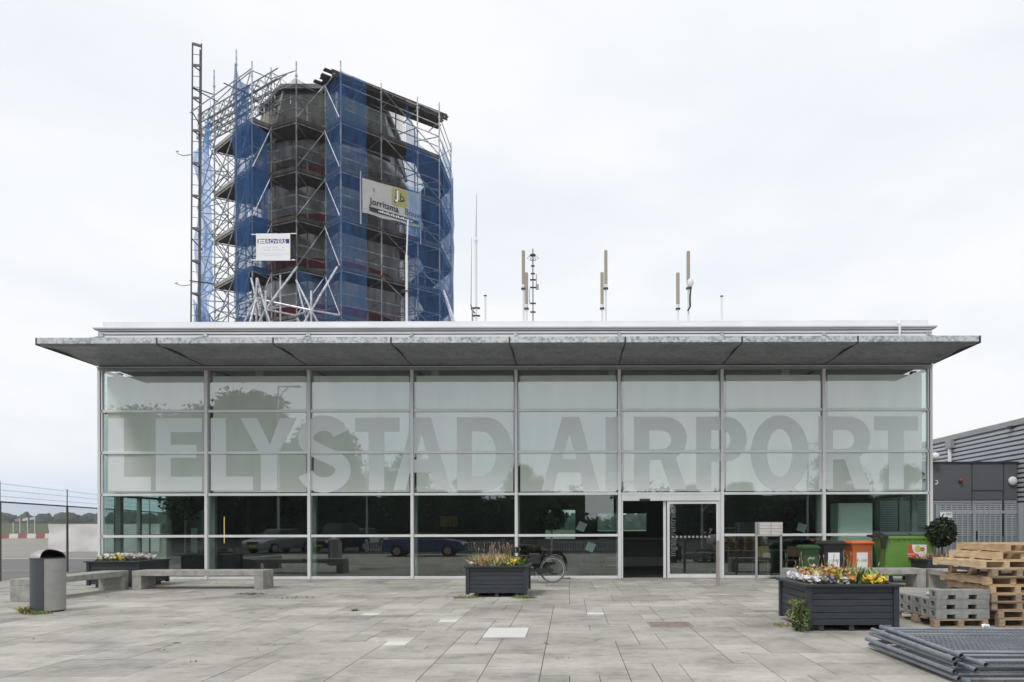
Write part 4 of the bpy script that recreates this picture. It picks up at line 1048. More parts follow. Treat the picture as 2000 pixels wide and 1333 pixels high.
# ---------------------------------------------------------------- planters
def planter_base(w=1.33, h=.675):
    t = thing('wooden_planter', 'x', 'planter', (0, 0, 0), 'dark wooden planters')
    nb = 6; z0 = .085; bh = (h - .035 - z0) / nb
    m = MB(); g = .004; e = .035
    for k in range(nb):
        a, b = z0 + k * bh + g, z0 + (k + 1) * bh - g
        m.box(e, w - e, e, e + .03, a, b); m.box(e, w - e, w - e - .03, w - e, a, b)
        m.box(e, e + .03, e + .031, w - e - .031, a, b); m.box(w - e - .03, w - e, e + .031, w - e - .031, a, b)
    m.build('plank_wall', M['planter'], t, bevel=.003)
    m = MB().box(e + .04, w - e - .04, e + .04, w - e - .04, z0, h - .075); m.build('soil', M['soil'], t)
    for a in (0, w - .085):
        for b in (0, w - .085): box(a + .004, a + .081, b + .004, b + .081, .06, h - .036).build('corner_post', M['planter'], t, bevel=.004)
    r = .035; m = MB()
    m.box(-r, w + r, -r, .07, h - .035, h); m.box(-r, w + r, w - .07, w + r, h - .035, h); m.box(-r, .07, .0705, w - .0705, h - .035, h); m.box(w - .07, w + r, .0705, w - .0705, h - .035, h)
    m.build('cap_rim', M['planter'], t, bevel=.004)
    for a in (.20, w / 2 - .035, w - .27):
        box(a, a + .07, .06, w - .06, 0, .084).build('runner', M['planter'], t)
    return t
pl = planter_base()
pl['label'] = 'dark planter of dying tulips and pale leaves, hiding the bicycle front'
pl.location = (-2.23, 14.62, 0)
PLS = {'mid': (-2.23, 14.62)}
def addpl(key, x, y, lab): PLS[key] = (x, y); return dup(pl, (x, y, 0), (0, 0, 0), lab)
addpl('right', 3.38, 9.73, 'large dark planter of orange, white and yellow flowers in the right foreground')
addpl('left', -12.15, 17.15, 'dark planter of white flowers in the corner by the left bench')
addpl('ball', 8.95, 17.05, 'dark planter holding the clipped round tree')
mc = {}
def pm(k, c, r=.6):
    if k not in mc: mc[k] = mat('petal_' + k, c, r, var=.35, scale=14)
    return mc[k]
PM = [pm('dry', (.52, .36, .20)), pm('tan', (.60, .42, .24)), pm('green', (.12, .20, .05)), pm('lime', (.30, .36, .10)), pm('white', (.78, .77, .74)), pm('yellow', (.82, .62, .02)),
      pm('orange', (.70, .27, .05)), pm('lilac', (.42, .38, .55)), pm('stem', (.34, .26, .15)), pm('darkgreen', (.035, .06, .02))]
def blade(m, p, h, w, lean, az, mi, curl=.5, seg=4):
    m.cur = mi; d = Vector((math.cos(az), math.sin(az), 0)); s = Vector((-d.y, d.x, 0)); vs = []
    for i in range(seg + 1):
        t = i / seg; ww = w * (1 - t ** 1.5) * (.55 + .9 * min(1, t * 2.5)) + .0015; o = d * (lean * h * (t + curl * t * t)) + Vector((0, 0, h * t * (1 - .28 * lean * t)))
        vs += [Vector(p) + o - s * ww / 2, Vector(p) + o + s * ww / 2 + d * 0.004]
    m.add(vs, [(2 * i, 2 * i + 1, 2 * i + 3, 2 * i + 2) for i in range(seg)])
def bloom(m, p, r, mi, n=5, rnd=random):
    m.cur = mi; nrm = Vector((rnd.gauss(0, .45), -.5 + rnd.gauss(0, .35), .8)).normalized(); a = nrm.cross(Vector((1, 0, .1))).normalized(); b = nrm.cross(a)
    for k in range(n):
        t = 2 * math.pi * k / n + rnd.random() * .4; d = a * math.cos(t) + b * math.sin(t); e = nrm.cross(d)
        c = Vector(p)
        m.add([c, c + d * r * .7 + e * r * .5, c + d * r * 1.05 + nrm * r * .15, c + d * r * .7 - e * r * .5], [(0, 1, 2, 3)])
def flowers(key, label, w=1.33, seed=1, spec=()):
    x0, y0 = PLS[key]; rnd = random.Random(seed); m = MB(); zs = .63
    def at(fx, fy): return (x0 + .10 + (w - .2) * fx, y0 + .10 + (w - .2) * fy, zs)
    for kind, n, fx0, fx1, h0, h1, mis in spec:
        for _ in range(n):
            fx = rnd.uniform(fx0, fx1); fy = rnd.random(); p = at(fx, fy); h = rnd.uniform(h0, h1)
            if kind == 'blade': blade(m, p, h, rnd.uniform(.03, .065), rnd.uniform(.1, .9), rnd.random() * 6.28, rnd.choice(mis), rnd.uniform(.1, .9))
            elif kind == 'grass': blade(m, p, h, .012, rnd.uniform(.05, .7), rnd.random() * 6.28, rnd.choice(mis), rnd.uniform(.0, .9))
            elif kind == 'stalk':
                q = Vector(p) + Vector((rnd.uniform(-.3, .3) * h, rnd.uniform(-.25, .25) * h, h)); mid = (Vector(p) + q) / 2 + Vector((rnd.uniform(-.02, .02), 0, .03)); m.cur = 8
                m.tube(p, mid, .0035, 4); m.tube(mid, q, .003, 4); m.cur = rnd.choice(mis); m.tube(q, q + Vector((rnd.uniform(-.02, .02), 0, .045)), .009, 5, r2=.004)
            elif kind == 'bloom':
                m.cur = 2; m.tube(p, (p[0], p[1], p[2] + h), .002, 4); bloom(m, (p[0], p[1], p[2] + h), rnd.uniform(.028, .044), rnd.choice(mis), rnd=rnd)
            elif kind == 'tulip':
                m.cur = 2; m.tube(p, (p[0], p[1], p[2] + h), .004, 4); m.cur = rnd.choice(mis)
                for q in range(6): blade(m, (p[0], p[1], p[2] + h), rnd.uniform(.05, .09), .04, rnd.uniform(.3, 1.0), q * 1.05 + rnd.random(), m.cur, .5)
            elif kind == 'foliage':
                m.cur = rnd.choice(mis); leafy(m, (p[0], p[1], p[2] + h * .5), .05, 9, .035, rnd=rnd)
    o = m.build('flower_bed', PM, None); return tag(o, label, 'flowers', None, 'stuff')
flowers('mid', 'withered tulip leaves with a few yellow blooms filling the middle planter', seed=4, spec=(
    ('foliage', 120, 0, 1, .03, .09, (9, 2)), ('blade', 330, 0, .72, .12, .30, (0, 1, 1, 3, 0)), ('blade', 90, .65, 1, .12, .26, (2, 3)), ('grass', 220, .05, .75, .2, .36, (3, 0, 1)),
    ('stalk', 34, .05, .9, .30, .52, (8, 1)), ('bloom', 40, 0, .25, .06, .12, (4,)), ('bloom', 34, .70, .86, .08, .16, (5,)), ('bloom', 14, .3, .7, .05, .1, (5, 4, 7))))
flowers('right', 'dense mix of pansies, orange tulips and green leaves in the foreground planter', seed=9, spec=(
    ('foliage', 210, 0, 1, .02, .08, (9, 2, 2)), ('bloom', 330, 0, .62, .06, .13, (4, 4, 7, 4)), ('bloom', 150, .0, .3, .08, .14, (7, 4)), ('bloom', 200, .66, 1, .06, .14, (5, 5, 5, 6)), ('bloom', 60, .4, .6, .1, .15, (6, 4)),
    ('blade', 190, .45, .98, .14, .32, (2, 2, 3)), ('blade', 110, .1, .62, .12, .28, (3, 1, 0)), ('tulip', 40, .1, .62, .10, .22, (6, 1, 1, 5)), ('stalk', 22, 0, .95, .24, .46, (8, 3)), ('grass', 90, 0, 1, .1, .24, (3, 2))))
flowers('left', 'white blooms and yellow green leaves in the left corner planter', seed=6, spec=(
    ('foliage', 120, 0, .8, .03, .1, (9, 2)), ('blade', 140, .15, .75, .12, .30, (3, 2, 0)), ('bloom', 110, 0, .35, .1, .2, (4,)), ('bloom', 24, .45, .65, .1, .2, (5,)), ('bloom', 60, .6, .95, .1, .2, (4, 7)), ('grass', 80, .2, .8, .15, .32, (3, 1))))
flowers('ball', 'heap of withered brown leaves around the clipped tree', seed=8, spec=(
    ('blade', 260, 0, 1, .06, .22, (0, 1, 1)), ('grass', 160, .2, 1, .1, .34, (0, 1, 8)), ('foliage', 60, 0, 1, .01, .04, (9, 0))))
bx, by = PX(1839, 17.7), 17.7
t = thing('clipped_ball_tree', 'dark green shrub clipped to a ball, standing in the right hand planter', 'shrub', (bx, by, .6))
MB().tube((bx, by, .6), (bx + .02, by, 1.2), .022, 8).tube((bx + .01, by, 1.0), (bx - .12, by, 1.2), .012, 6).tube((bx + .01, by, 1.0), (bx + .12, by + .05, 1.22), .012, 6).build('trunk', M['bark'], t)
m = MB(); rr = random.Random(2); leafy(m, (bx, by, PZ(1042, by)), .335, 5200, .05, (1, 1, 1.05), rnd=rr, shell=.55)
for _ in range(90):
    d = Vector((rr.gauss(0, 1), rr.gauss(0, 1), rr.gauss(0, 1))).normalized() * rr.uniform(.30, .38); leafy(m, (bx + d.x, by + d.y, PZ(1042, by) + d.z), rr.uniform(.04, .08), 24, .045, rnd=rr, shell=.2)
m.build('crown', M['leaf_dark'], t)

# ---------------------------------------------------------------- weeds
def weeds(x, y, r, h, n, mis, label, seed):
    rnd = random.Random(seed); m = MB()
    for _ in range(n):
        a = rnd.random() * 6.28; q = r * rnd.random() ** .6; blade(m, (x + q * math.cos(a), y + q * math.sin(a) * .5, 0), h * rnd.uniform(.3, 1), .012, rnd.uniform(.05, .45) if h > .3 else rnd.uniform(.2, 1.2), rnd.random() * 6.28, rnd.choice(mis))
    o = m.build('weeds', PM, None); tag(o, label, 'weeds', None, 'stuff')
weeds(-9.66, 12.15, .13, .16, 240, (3, 3, 1), 'yellowish weed tuft left of the litter bin', 1)
weeds(-9.35, 11.98, .26, .07, 240, (2, 3), 'thin weeds along the foot of the litter bin', 2)
m = MB(); rw = random.Random(12)
for k in range(46):
    h = .44 * rw.random() ** .8; r_ = .05 + .05 * math.sin(3.0 * h / .44); m.cur = rw.choice((2, 3, 9, 2)); x_, y_ = 3.30 + rw.gauss(0, r_ * .7), 9.84 + rw.gauss(0, r_ * .8)
    leafy(m, (x_, y_, h), .045, 34, .022, (1, 1, 1.3), rnd=rw, shell=.1)
for k in range(40):
    m.cur = rw.choice((8, 2)); a_ = rw.random() * 6.28; m.tube((3.31 + .03 * math.cos(a_), 9.84 + .03 * math.sin(a_), 0), (3.30 + .09 * math.cos(a_), 9.84 + .09 * math.sin(a_), rw.uniform(.2, .5)), .002, 4)
tag(m.build('weeds', PM, None), 'tall feathery green weed growing at the left front corner of the foreground planter', 'weeds', None, 'stuff')
weeds(-.95, 14.45, .28, .08, 220, (2, 3), 'low weeds at the right foot of the middle planter', 4)
weeds(-2.2, 14.5, .3, .07, 160, (2, 3, 0), 'low weeds at the left foot of the middle planter', 5)
weeds(PX(492, 15.4), 15.4, .35, .05, 130, (2, 9), 'small weeds in the paving joints in front of the free bench', 6)
weeds(PX(575, 14.6), 14.6, .45, .03, 90, (2, 9), 'sparse weeds in a paving joint left of the middle planter', 7)
weeds(PX(690, 12.2), 12.3, .08, .05, 50, (2,), 'tiny weed beside a white paving stone', 8)
weeds(PX(1105, 19.6), 19.72, .2, .07, 80, (2, 9), 'weeds at the window foot beside the bicycle', 9)
weeds(PX(1520, 19.6), 19.72, .25, .08, 80, (2, 9), 'weeds at the window foot behind the letterboxes', 10)
weeds(PX(1560, 9.9), 10.35, .3, .05, 120, (3, 0), 'dry litter at the left foot of the foreground planter', 11)

rj = random.Random(77); m = MB()
for _ in range(150):
    x = -16.2 + .30 * rj.randint(6, 108); y = rj.uniform(7, 19.5)
    if rj.random() < .5: x, y = rj.uniform(-14, 14), 1.2 + .30 * rj.randint(20, 61)
    for q in range(rj.randint(3, 12)): blade(m, (x + rj.gauss(0, .03), y + rj.gauss(0, .03), 0), rj.uniform(.008, .028), .008, rj.uniform(.4, 1.6), rj.random() * 6.28, rj.choice((2, 9, 3, 0)))
tag(m.build('joint_moss', PM, None), 'scattered moss and grass sprouting in the paving joints', 'moss', None, 'stuff')
m = MB()
for _ in range(170):
    x, y = rj.uniform(-14, 13), rj.uniform(6.6, 19.3); a = rj.random() * 3; l = rj.uniform(.01, .035); m.cur = rj.choice((0, 8, 9, 1))
    d = Vector((math.cos(a), math.sin(a), 0)) * l; e = Vector((-d.y, d.x, 0)) * .4; c = Vector((x, y, .004)); m.add([c - d, c - e, c + d + Vector((0, 0, .006)), c + e], [(0, 1, 2, 3)])
tag(m.build('leaf_litter', PM, None), 'tiny dry leaf bits scattered over the paving', 'litter', None, 'stuff')
# ---------------------------------------------------------------- litter bin
cx, cy = PX(94, 12.35), 12.35
t = thing('litter_bin', 'round steel litter bin with dark grey left side and domed hood', 'litter bin', (cx, cy, 0))
def cyl(a0, a1, m_, nm, r=.265):
    MB().lathe([(r - .02, .03), (r, .03), (r, .955), (r - .02, .955)], (cx, cy, 0), 20, R(a0), R(a1)).build(nm, m_, t, smooth=True)
cyl(-65, 115, M['steel'], 'steel_shell'); cyl(116, 294, M['bin_dark'], 'dark_shell')
MB().lathe([(.0, 0), (.24, 0), (.24, .03)], (cx, cy, 0), 24).build('foot', M['black'], t)
MB().lathe([(.20, .956), (.272, .956), (.272, .972), (.20, .972)], (cx, cy, 0), 32).build('rim', M['bin_dark'], t)
def dome(a0, a1, nm, m_, r=.262):
    return MB().lathe([(r * math.cos(q), .972 + .15 * math.sin(q)) for q in [R(x) for x in range(0, 91, 10)]], (cx, cy, 0), 20, R(a0), R(a1)).build(nm, m_, t, smooth=True)
dome(22, 282, 'hood', M['steel'])
MB().lathe([(.24, .9), (.0, .88)], (cx, cy, 0), 24).build('inner_bottom', M['black'], t)
MB().lathe([(r_, z_) for r_, z_ in [(.25 * math.cos(R(q)), .972 + .135 * math.sin(R(q))) for q in range(0, 91, 10)]], (cx, cy, 0), 20, R(22), R(282)).build('inner_hood', M['black'], t)
m = MB()
for k, (u0, u1, v0, v1) in enumerate(((101, 121, 1112, 1118), (103, 121, 1124, 1130), (105, 121, 1138, 1143), (106, 121, 1149, 1153))):
    a0_ = math.asin(max(-1, min(1, (u0 - 94) / 28.9))); a1_ = math.asin(min(1, (u1 - 94) / 28.9))
    m.lathe([(.2655, PZ(v1, 12.1)), (.2665, PZ(v1, 12.1)), (.2665, PZ(v0, 12.1)), (.2655, PZ(v0, 12.1))], (cx, cy, 0), 6, R(-52.7) + a0_, R(-52.7) + a1_)
m.build('tape_residue', M['alu_dim'], t)

# ---------------------------------------------------------------- wheelie bins
def wheelie(name, label, c, w, d, h, loc, rot, lid=None, sticker=None):
    t = thing(name, label, 'wheelie bin', (0, 0, 0), 'wheelie bins behind the bench'); lid = lid or c
    w0, d0_ = w * .78, d * .74; zb = .06; hb = h - .10
    vs = [(-w0 / 2, -d0_ / 2, zb), (w0 / 2, -d0_ / 2, zb), (w0 / 2, d0_ / 2, zb), (-w0 / 2, d0_ / 2, zb), (-w / 2 + .07, -d / 2 + .07, hb - .18), (w / 2 - .07, -d / 2 + .07, hb - .18), (w / 2 - .07, d / 2 - .07, hb - .18), (-w / 2 + .07, d / 2 - .07, hb - .18),
          (-w / 2 + .02, -d / 2 + .02, hb), (w / 2 - .02, -d / 2 + .02, hb), (w / 2 - .02, d / 2 - .02, hb), (-w / 2 + .02, d / 2 - .02, hb)]
    MB().add(vs, [(3, 2, 1, 0), (0, 1, 5, 4), (1, 2, 6, 5), (2, 3, 7, 6), (3, 0, 4, 7), (4, 5, 9, 8), (5, 6, 10, 9), (6, 7, 11, 10), (7, 4, 8, 11), (8, 9, 10, 11)]).build('body', c, t, bevel=.02)
    box(-w / 2, w / 2, -d / 2, d / 2, hb + .002, hb + .03).build('rim', c, t, bevel=.01)
    m = MB().add([(-w / 2 - .01, -d / 2 - .02, hb + .032), (w / 2 + .01, -d / 2 - .02, hb + .032), (w / 2 + .01, d / 2, hb + .032), (-w / 2 - .01, d / 2, hb + .032), (-w / 2 + .05, -d / 2 + .07, h), (w / 2 - .05, -d / 2 + .07, h), (w / 2 - .05, d / 2 - .05, h), (-w / 2 + .05, d / 2 - .05, h)],
             [(3, 2, 1, 0), (0, 1, 5, 4), (1, 2, 6, 5), (2, 3, 7, 6), (3, 0, 4, 7), (4, 5, 6, 7)])
    lo_ = m.build('lid', lid, t, bevel=.015)
    MB().tube((-w * .35, d / 2 + .07, h - .02), (w * .35, d / 2 + .07, h - .02), .018, 8).tube((-w * .3, d / 2 - .02, h - .04), (-w * .3, d / 2 + .07, h - .02), .015, 6).tube((w * .3, d / 2 - .02, h - .04), (w * .3, d / 2 + .07, h - .02), .015, 6).build('handle', c, t)
    for s in (-1, 1): MB().tube((s * (w0 / 2 + .01), d0_ / 2 - .02, .1), (s * (w0 / 2 + .055), d0_ / 2 - .02, .1), .1, 16).build('wheel', M['black'], t)
    if sticker: sticker(t, w, d, hb)
    t.location = loc; t.rotation_euler = (0, 0, rot); return t
dg, bk, og = mat('green_bin_plastic', (.035, .085, .03), .5, var=.2), mat('black_bin_plastic', (.025, .026, .03), .5, var=.2), mat('orange_bin_plastic', (.62, .15, .03), .5, var=.2, c2=(.5, .14, .05))
sw, sg_, sr = M['banner_white'], mat('lime_print', (.45, .60, .12), .6), mat('red_print', (.55, .09, .04), .6)
def face(w, d, hb, s, z, e=.0):   # point on the sloping front face
    f = (z - .06) / (hb - .18 - .06); yy = -(d * .74 / 2) * (1 - f) - (d / 2 - .07) * f - .006 - e; return Vector((s, yy, z))
def sticker_a(t, w, d, hb):
    a, b = face(w, d, hb, -.15, .42), face(w, d, hb, .15, .80)
    fw = lambda s, z, e=0: face(w, d, hb, s, z, e)
    MB().quad(fw(-.15, .40), fw(.15, .40), fw(.15, .80), fw(-.15, .80)).build('sticker', sw, t)
    up = (fw(0, .8) - fw(0, .4)).normalized()
    text('sita', .10, sg_, 'sticker_lettering', t, fw(-.13, .56, .003), up=up, ex=.0005); text('SUEZ', .085, M['ink'], 'sticker_lettering', t, fw(0.01, .56, .003), up=up, ex=.0005, sx=.6)
    m = MB()
    for k in range(9): m.quad(fw(-.12 + k * .027, .34, .002), fw(-.105 + k * .027, .34, .002), fw(-.105 + k * .027, .37, .002), fw(-.12 + k * .027, .37, .002))
    m.build('sticker_print', sw, t)
def sticker_g(t, w, d, hb):
    up = (face(w, d, hb, 0, .8) - face(w, d, hb, 0, .4)).normalized()
    text('afval', .10, sw, 'bin_lettering', t, face(w, d, hb, -.09, .62, .002), up=up, ex=.0005)
bY = 18.55
wheelie('green_wheelie_bin', 'small dark green wheelie bin, leftmost of the row of bins', dg, .50, .52, 1.0, (PX(1578.5, bY), bY, 0), R(4), sticker=sticker_g)
wheelie('black_wheelie_bin', 'black wheelie bin with white sticker between the green and orange bins', bk, .64, .70, 1.115, (PX(1622, bY), bY, 0), R(-4), sticker=sticker_a)
wheelie('orange_wheelie_bin', 'bright orange wheelie bin with white sticker', og, .64, .70, 1.12, (PX(1674, bY), bY, 0), R(3), sticker=sticker_a)
# four-wheeled container
gx, gy = PX(1766, 18.3), 18.35
lg = mat('lime_bin_plastic', (.14, .30, .055), .5, var=.15)
t = thing('green_waste_container', 'big bright green four-wheeled waste container with red and white sticker', 'waste container', (0, 0, 0))
w, d, hb = 1.28, .95, 1.22
MB().add([(-w * .44, -d * .38, .18), (w * .44, -d * .38, .18), (w * .44, d * .38, .18), (-w * .44, d * .38, .18), (-w / 2, -d / 2, hb), (w / 2, -d / 2, hb), (w / 2, d / 2, hb), (-w / 2, d / 2, hb)],
         [(3, 2, 1, 0), (0, 1, 5, 4), (1, 2, 6, 5), (2, 3, 7, 6), (3, 0, 4, 7), (4, 5, 6, 7)]).build('body', lg, t, bevel=.04)
MB().box(-w / 2 - .03, w / 2 + .03, -d / 2 - .03, d / 2 + .03, hb - .05, hb + .03).build('rim', lg, t, bevel=.012)
m = MB()
for k in range(9): m.box(-w / 2 + .12 + k * .13, -w / 2 + .135 + k * .13, -d / 2 - .025, -d / 2 + .02, hb - .12, hb - .051)
m.build('rim_rib', lg, t)
m = MB()
for s, a, b in ((-1, -w / 2 - .02, -.01), (1, .01, w / 2 + .02)):
    m.prism([(-d / 2 - .03, hb + .032), (-d / 2 - .03, hb + .07), (-d / 4, hb + .13), (d / 4, hb + .13), (d / 2 + .05, hb + .07), (d / 2 + .05, hb + .032)], 'x', a, b)
m.build('lid', mat('slate_lid', (.045, .052, .06), .5), t, bevel=.02)
m = MB().tube((-w / 2 - .16, -d / 2 + .1, hb + .02), (-w / 2 - .16, d / 2 - .1, hb + .02), .035, 8).tube((-w / 2 - .16, -d / 2 + .14, hb + .02), (-w / 2, -d / 2 + .14, hb - .02), .03, 8).tube((-w / 2 - .16, d / 2 - .14, hb + .02), (-w / 2, d / 2 - .14, hb - .02), .03, 8)
m.build('handle', M['black'], t)
m = MB().prism([(-w / 2 - .12, hb + .02), (-w / 2 + .08, hb + .04), (-w / 2 - .02, hb - .32), (-w / 2 - .09, hb - .30)], 'y', -d / 2 - .06, -d / 2 + .02); m.build('latch', M['black'], t, bevel=.01)
for sx in (-.42, .42):
    for sy in (-.28, .28): MB().tube((sx - .025, sy, .1), (sx + .025, sy, .1), .095, 16).build('wheel', M['black'], t)
yf = lambda z: -(d * .38 + (d * .12) * (z - .18) / (hb - .18)) - .006
q = lambda s, z, e=0: (s, yf(z) - e, z)
MB().quad(q(-.06, .68), q(.42, .68), q(.42, 1.02), q(-.06, 1.02)).build('sticker', sw, t)
m = MB()
poly = [(-.06, .68), (.26, .68)] + [(.20 - .14 * math.sin(R(a)), .78 + .0 + .16 * (1 - math.cos(R(a))) * 1.0) for a in range(0, 91, 15)] + [(.045, 1.02), (-.06, 1.02)]
m.add([q(a, b, .003) for a, b in poly], [tuple(range(len(poly)))]); m.build('sticker_field', sr, t)
def disc(cx_, cz_, r_, e, m_, nm):
    n = 24; MB().add([q(cx_ + r_ * math.cos(2 * math.pi * k / n), cz_ + r_ * math.sin(2 * math.pi * k / n), e) for k in range(n)], [tuple(range(n))]).build(nm, m_, t)
disc(.20, .91, .085, .005, sg_, 'sticker_disc'); disc(.31, .90, .055, .007, sr, 'sticker_disc')
text('sita', .04, sw, 'sticker_lettering', t, q(.278, .89, .009), ex=.0004); text('SITA.NL', .052, sw, 'sticker_lettering', t, q(-.05, .755, .006), ex=.0004, bold=.001)
text('recycling', .03, sw, 'sticker_lettering', t, q(-.05, .705, .006), ex=.0004)
t.location = (gx, gy, 0); t.rotation_euler = (0, 0, R(-6))

# ---------------------------------------------------------------- letterboxes and bollard
Y = 18.75
t = thing('letterbox_stand', 'four pale letterboxes on two grey posts in front of the windows', 'letterbox', (PX(1502, Y), Y, 0))
for u0, u1, v0 in ((1475.5, 1479.5, 1021), (1524, 1527.5, 1047)):
    box(PX(u0, Y), PX(u1, Y), Y, Y + .05, 0, PZ(v0, Y)).build('post', M['alu_dim'], t)
box(PX(1480, Y), PX(1528.5, Y), Y - .02, Y + .30, PZ(1047, Y), PZ(1021, Y)).build('cabinet', M['alu_dim'], t, bevel=.006)
lb = mat('letterbox_white', (.58, .55, .51), .5)
for i in range(2):
    for j in range(2):
        a, b = PX(1483 + 23 * i, Y), PX(1504.5 + 23 * i, Y); z0, z1 = PZ(1046 - 12.2 * j, Y), PZ(1035 - 12.2 * j, Y)
        dd = box(a, b, Y - .032, Y - .021, z0, z1 - .07).build('door', lb, t, bevel=.003)
        box(a, b, Y - .038, Y - .021, z1 - .064, z1).build('flap', lb, dd, bevel=.003)
        MB().tube((b - .06, Y - .05, z1 - .10), (b - .06, Y - .033, z1 - .10), .012, 10).build('lock', M['steel'], dd)
Y = 17.35
t = thing('steel_bollard', 'slim stainless steel post standing right of the entrance door', 'bollard', (PX(1402, Y), Y, 0))
box(PX(1398.8, Y), PX(1405.2, Y), Y - .03, Y + .04, .012, PZ(1057, Y)).build('post', mat('bollard_steel', (.42, .38, .36), .4, .5, var=.15, scale=4), t, bevel=.004)
box(PX(1394, Y), PX(1410, Y), Y - .1, Y + .1, .001, .012).build('base_plate', M['steel'], t)

# ---------------------------------------------------------------- bicycle
t = thing('bicycle', 'black city bicycle parked by the windows behind the middle planter', 'bicycle', (0, 0, 0))
def wheel(cx_, nm='wheel'):
    w = MB().torus((cx_, 0, .36), .335, .019, 'y', 44, 8).build(nm, M['rubber'], t, smooth=True)
    MB().torus((cx_, 0, .36), .328, .0155, 'y', 44, 6).torus((cx_, -.006, .36), .343, .012, 'y', 44, 6).build('tyre_wall', M['tyre_grey'], w, smooth=True)
    MB().torus((cx_, 0, .36), .302, .012, 'y', 44, 6).build('rim', M['steel'], w, smooth=True)
    m = MB().tube((cx_, -.05, .36), (cx_, .05, .36), .025, 10)
    for k in range(28):
        a = 2 * math.pi * k / 28; m.tube((cx_ + .02 * math.cos(a + .8), .03 * (-1) ** k, .36 + .02 * math.sin(a + .8)), (cx_ + .30 * math.cos(a), 0, .36 + .30 * math.sin(a)), .0012, 4)
    m.build('spokes', M['steel'], w)
wheel(0.0); wheel(-1.10)
m = MB(); F = [(-.46, 0, .30), (-.28, 0, .78), (-.90, 0, .80), (-.93, 0, .70)]
m.tube((-.46, 0, .30), (-.24, 0, .86), .016, 8); m.tube((-.46, 0, .30), (-.93, 0, .66), .019, 8); m.tube((-.28, 0, .74), (-.92, 0, .74), .016, 8); m.tube((-.95, 0, .60), (-.87, 0, .92), .019, 8)
for s in (-.05, .05): m.tube((-.46, s * .4, .30), (0, s, .36), .010, 6); m.tube((-.29, s * .3, .72), (0, s, .36), .009, 6); m.tube((-.96, s, .60), (-1.10, s, .36), .011, 6)
m.build('frame', M['black'], t)
MB().add([(-.30, -.02, .90), (-.02 - .08, -.075, .93), (-.10, .075, .93), (-.30, .02, .90), (-.30, -.02, .87), (-.10, -.07, .87), (-.10, .07, .87), (-.30, .02, .87)], [(0, 1, 2, 3), (7, 6, 5, 4), (0, 4, 5, 1), (1, 5, 6, 2), (2, 6, 7, 3), (3, 7, 4, 0)]).build('saddle', M['black'], t, bevel=.015)
MB().path([(-.66, -.28, 1.02), (-.72, -.24, 1.03), (-.86, -.1, 1.0), (-.87, 0, .98), (-.86, .1, 1.0), (-.72, .24, 1.03), (-.66, .28, 1.02)], .012, 8).tube((-.87, 0, .9), (-.87, 0, .99), .016, 8).build('handlebar', M['black'], t)
for s in (-.28, .28): MB().tube((-.68, s * .9, 1.025), (-.56, s, 1.015), .018, 8).build('grip', M['rubber'], t)
for cx_, a0_, a1_ in ((0, -5, 150), (-1.10, 20, 175)): MB().torus((cx_, 0, .36), .375, .014, 'y', 20, 6, R(a0_), R(a1_)).build('mudguard', M['black'], t)
m = MB(); 
for s in (-.06, 0, .06): m.tube((-.24, s, .74), (.24, s, .74), .007, 6)
for s in (-.07, .07): m.tube((.14, s, .74), (0, s, .37), .006, 6)
m.tube((.22, -.07, .74), (.22, .07, .74), .007, 6); m.build('luggage_rack', M['black'], t)
MB().prism([(-.50, .24), (-.44, .40), (.02, .40), (.05, .33), (-.40, .22)], 'y', -.075, -.06).build('chain_guard', M['black'], t)
m = MB().tube((-.46, -.07, .30), (-.36, -.07, .16), .009, 6).tube((-.46, .07, .30), (-.56, .07, .44), .009, 6).box(-.40, -.31, -.15, -.072, .145, .17).box(-.61, -.52, .072, .15, .425, .45); m.build('pedal_crank', M['steel'], t)
MB().tube((-.40, .03, .28), (-.60, -.12, .005), .009, 6).build('kickstand', M['alu_dim'], t)
MB().box(-.62, -.32, -.16, -.05, .50, .80).build('pannier_bag', M['black'], t, bevel=.03)
MB().box(-1.20, -.92, -.17, .17, .82, .97).build('front_crate', M['black'], t, bevel=.02)
MB().tube((.23, 0, .70), (.255, 0, .70), .03, 10).build('rear_light', M['red'], t)
t.location = (PX(1079, 18.25), 18.25, 0); t.rotation_euler = (R(-5), 0, 0)

# ---------------------------------------------------------------- paving furniture
t = thing('drain_grate', 'rusty iron drain grate set in the paving in front of the door', 'grate', (PX(1307, 10.5), 10.5, 0))
gm = mat('rusty_iron', (.36, .28, .24), .85, var=.5, scale=20); a, b = PX(1266, 10.5), PX(1349, 10.5)
m = MB().box(a, b, 10.20, 10.23, .002, .010).box(a, b, 10.72, 10.75, .002, .010)
m.box(a, a + .02, 10.231, 10.719, .002, .010).box(b - .02, b, 10.231, 10.719, .002, .010); m.build('frame', M['block'], t)
m = MB()
for k in range(21): m.box(a + .03 + k * .0285, a + .048 + k * .0285, 10.235, 10.715, .004, .010)
m.build('bars', gm, t); box(a + .021, b - .021, 10.231, 10.719, .0015, .003).build('pit', M['wood_old'], t)

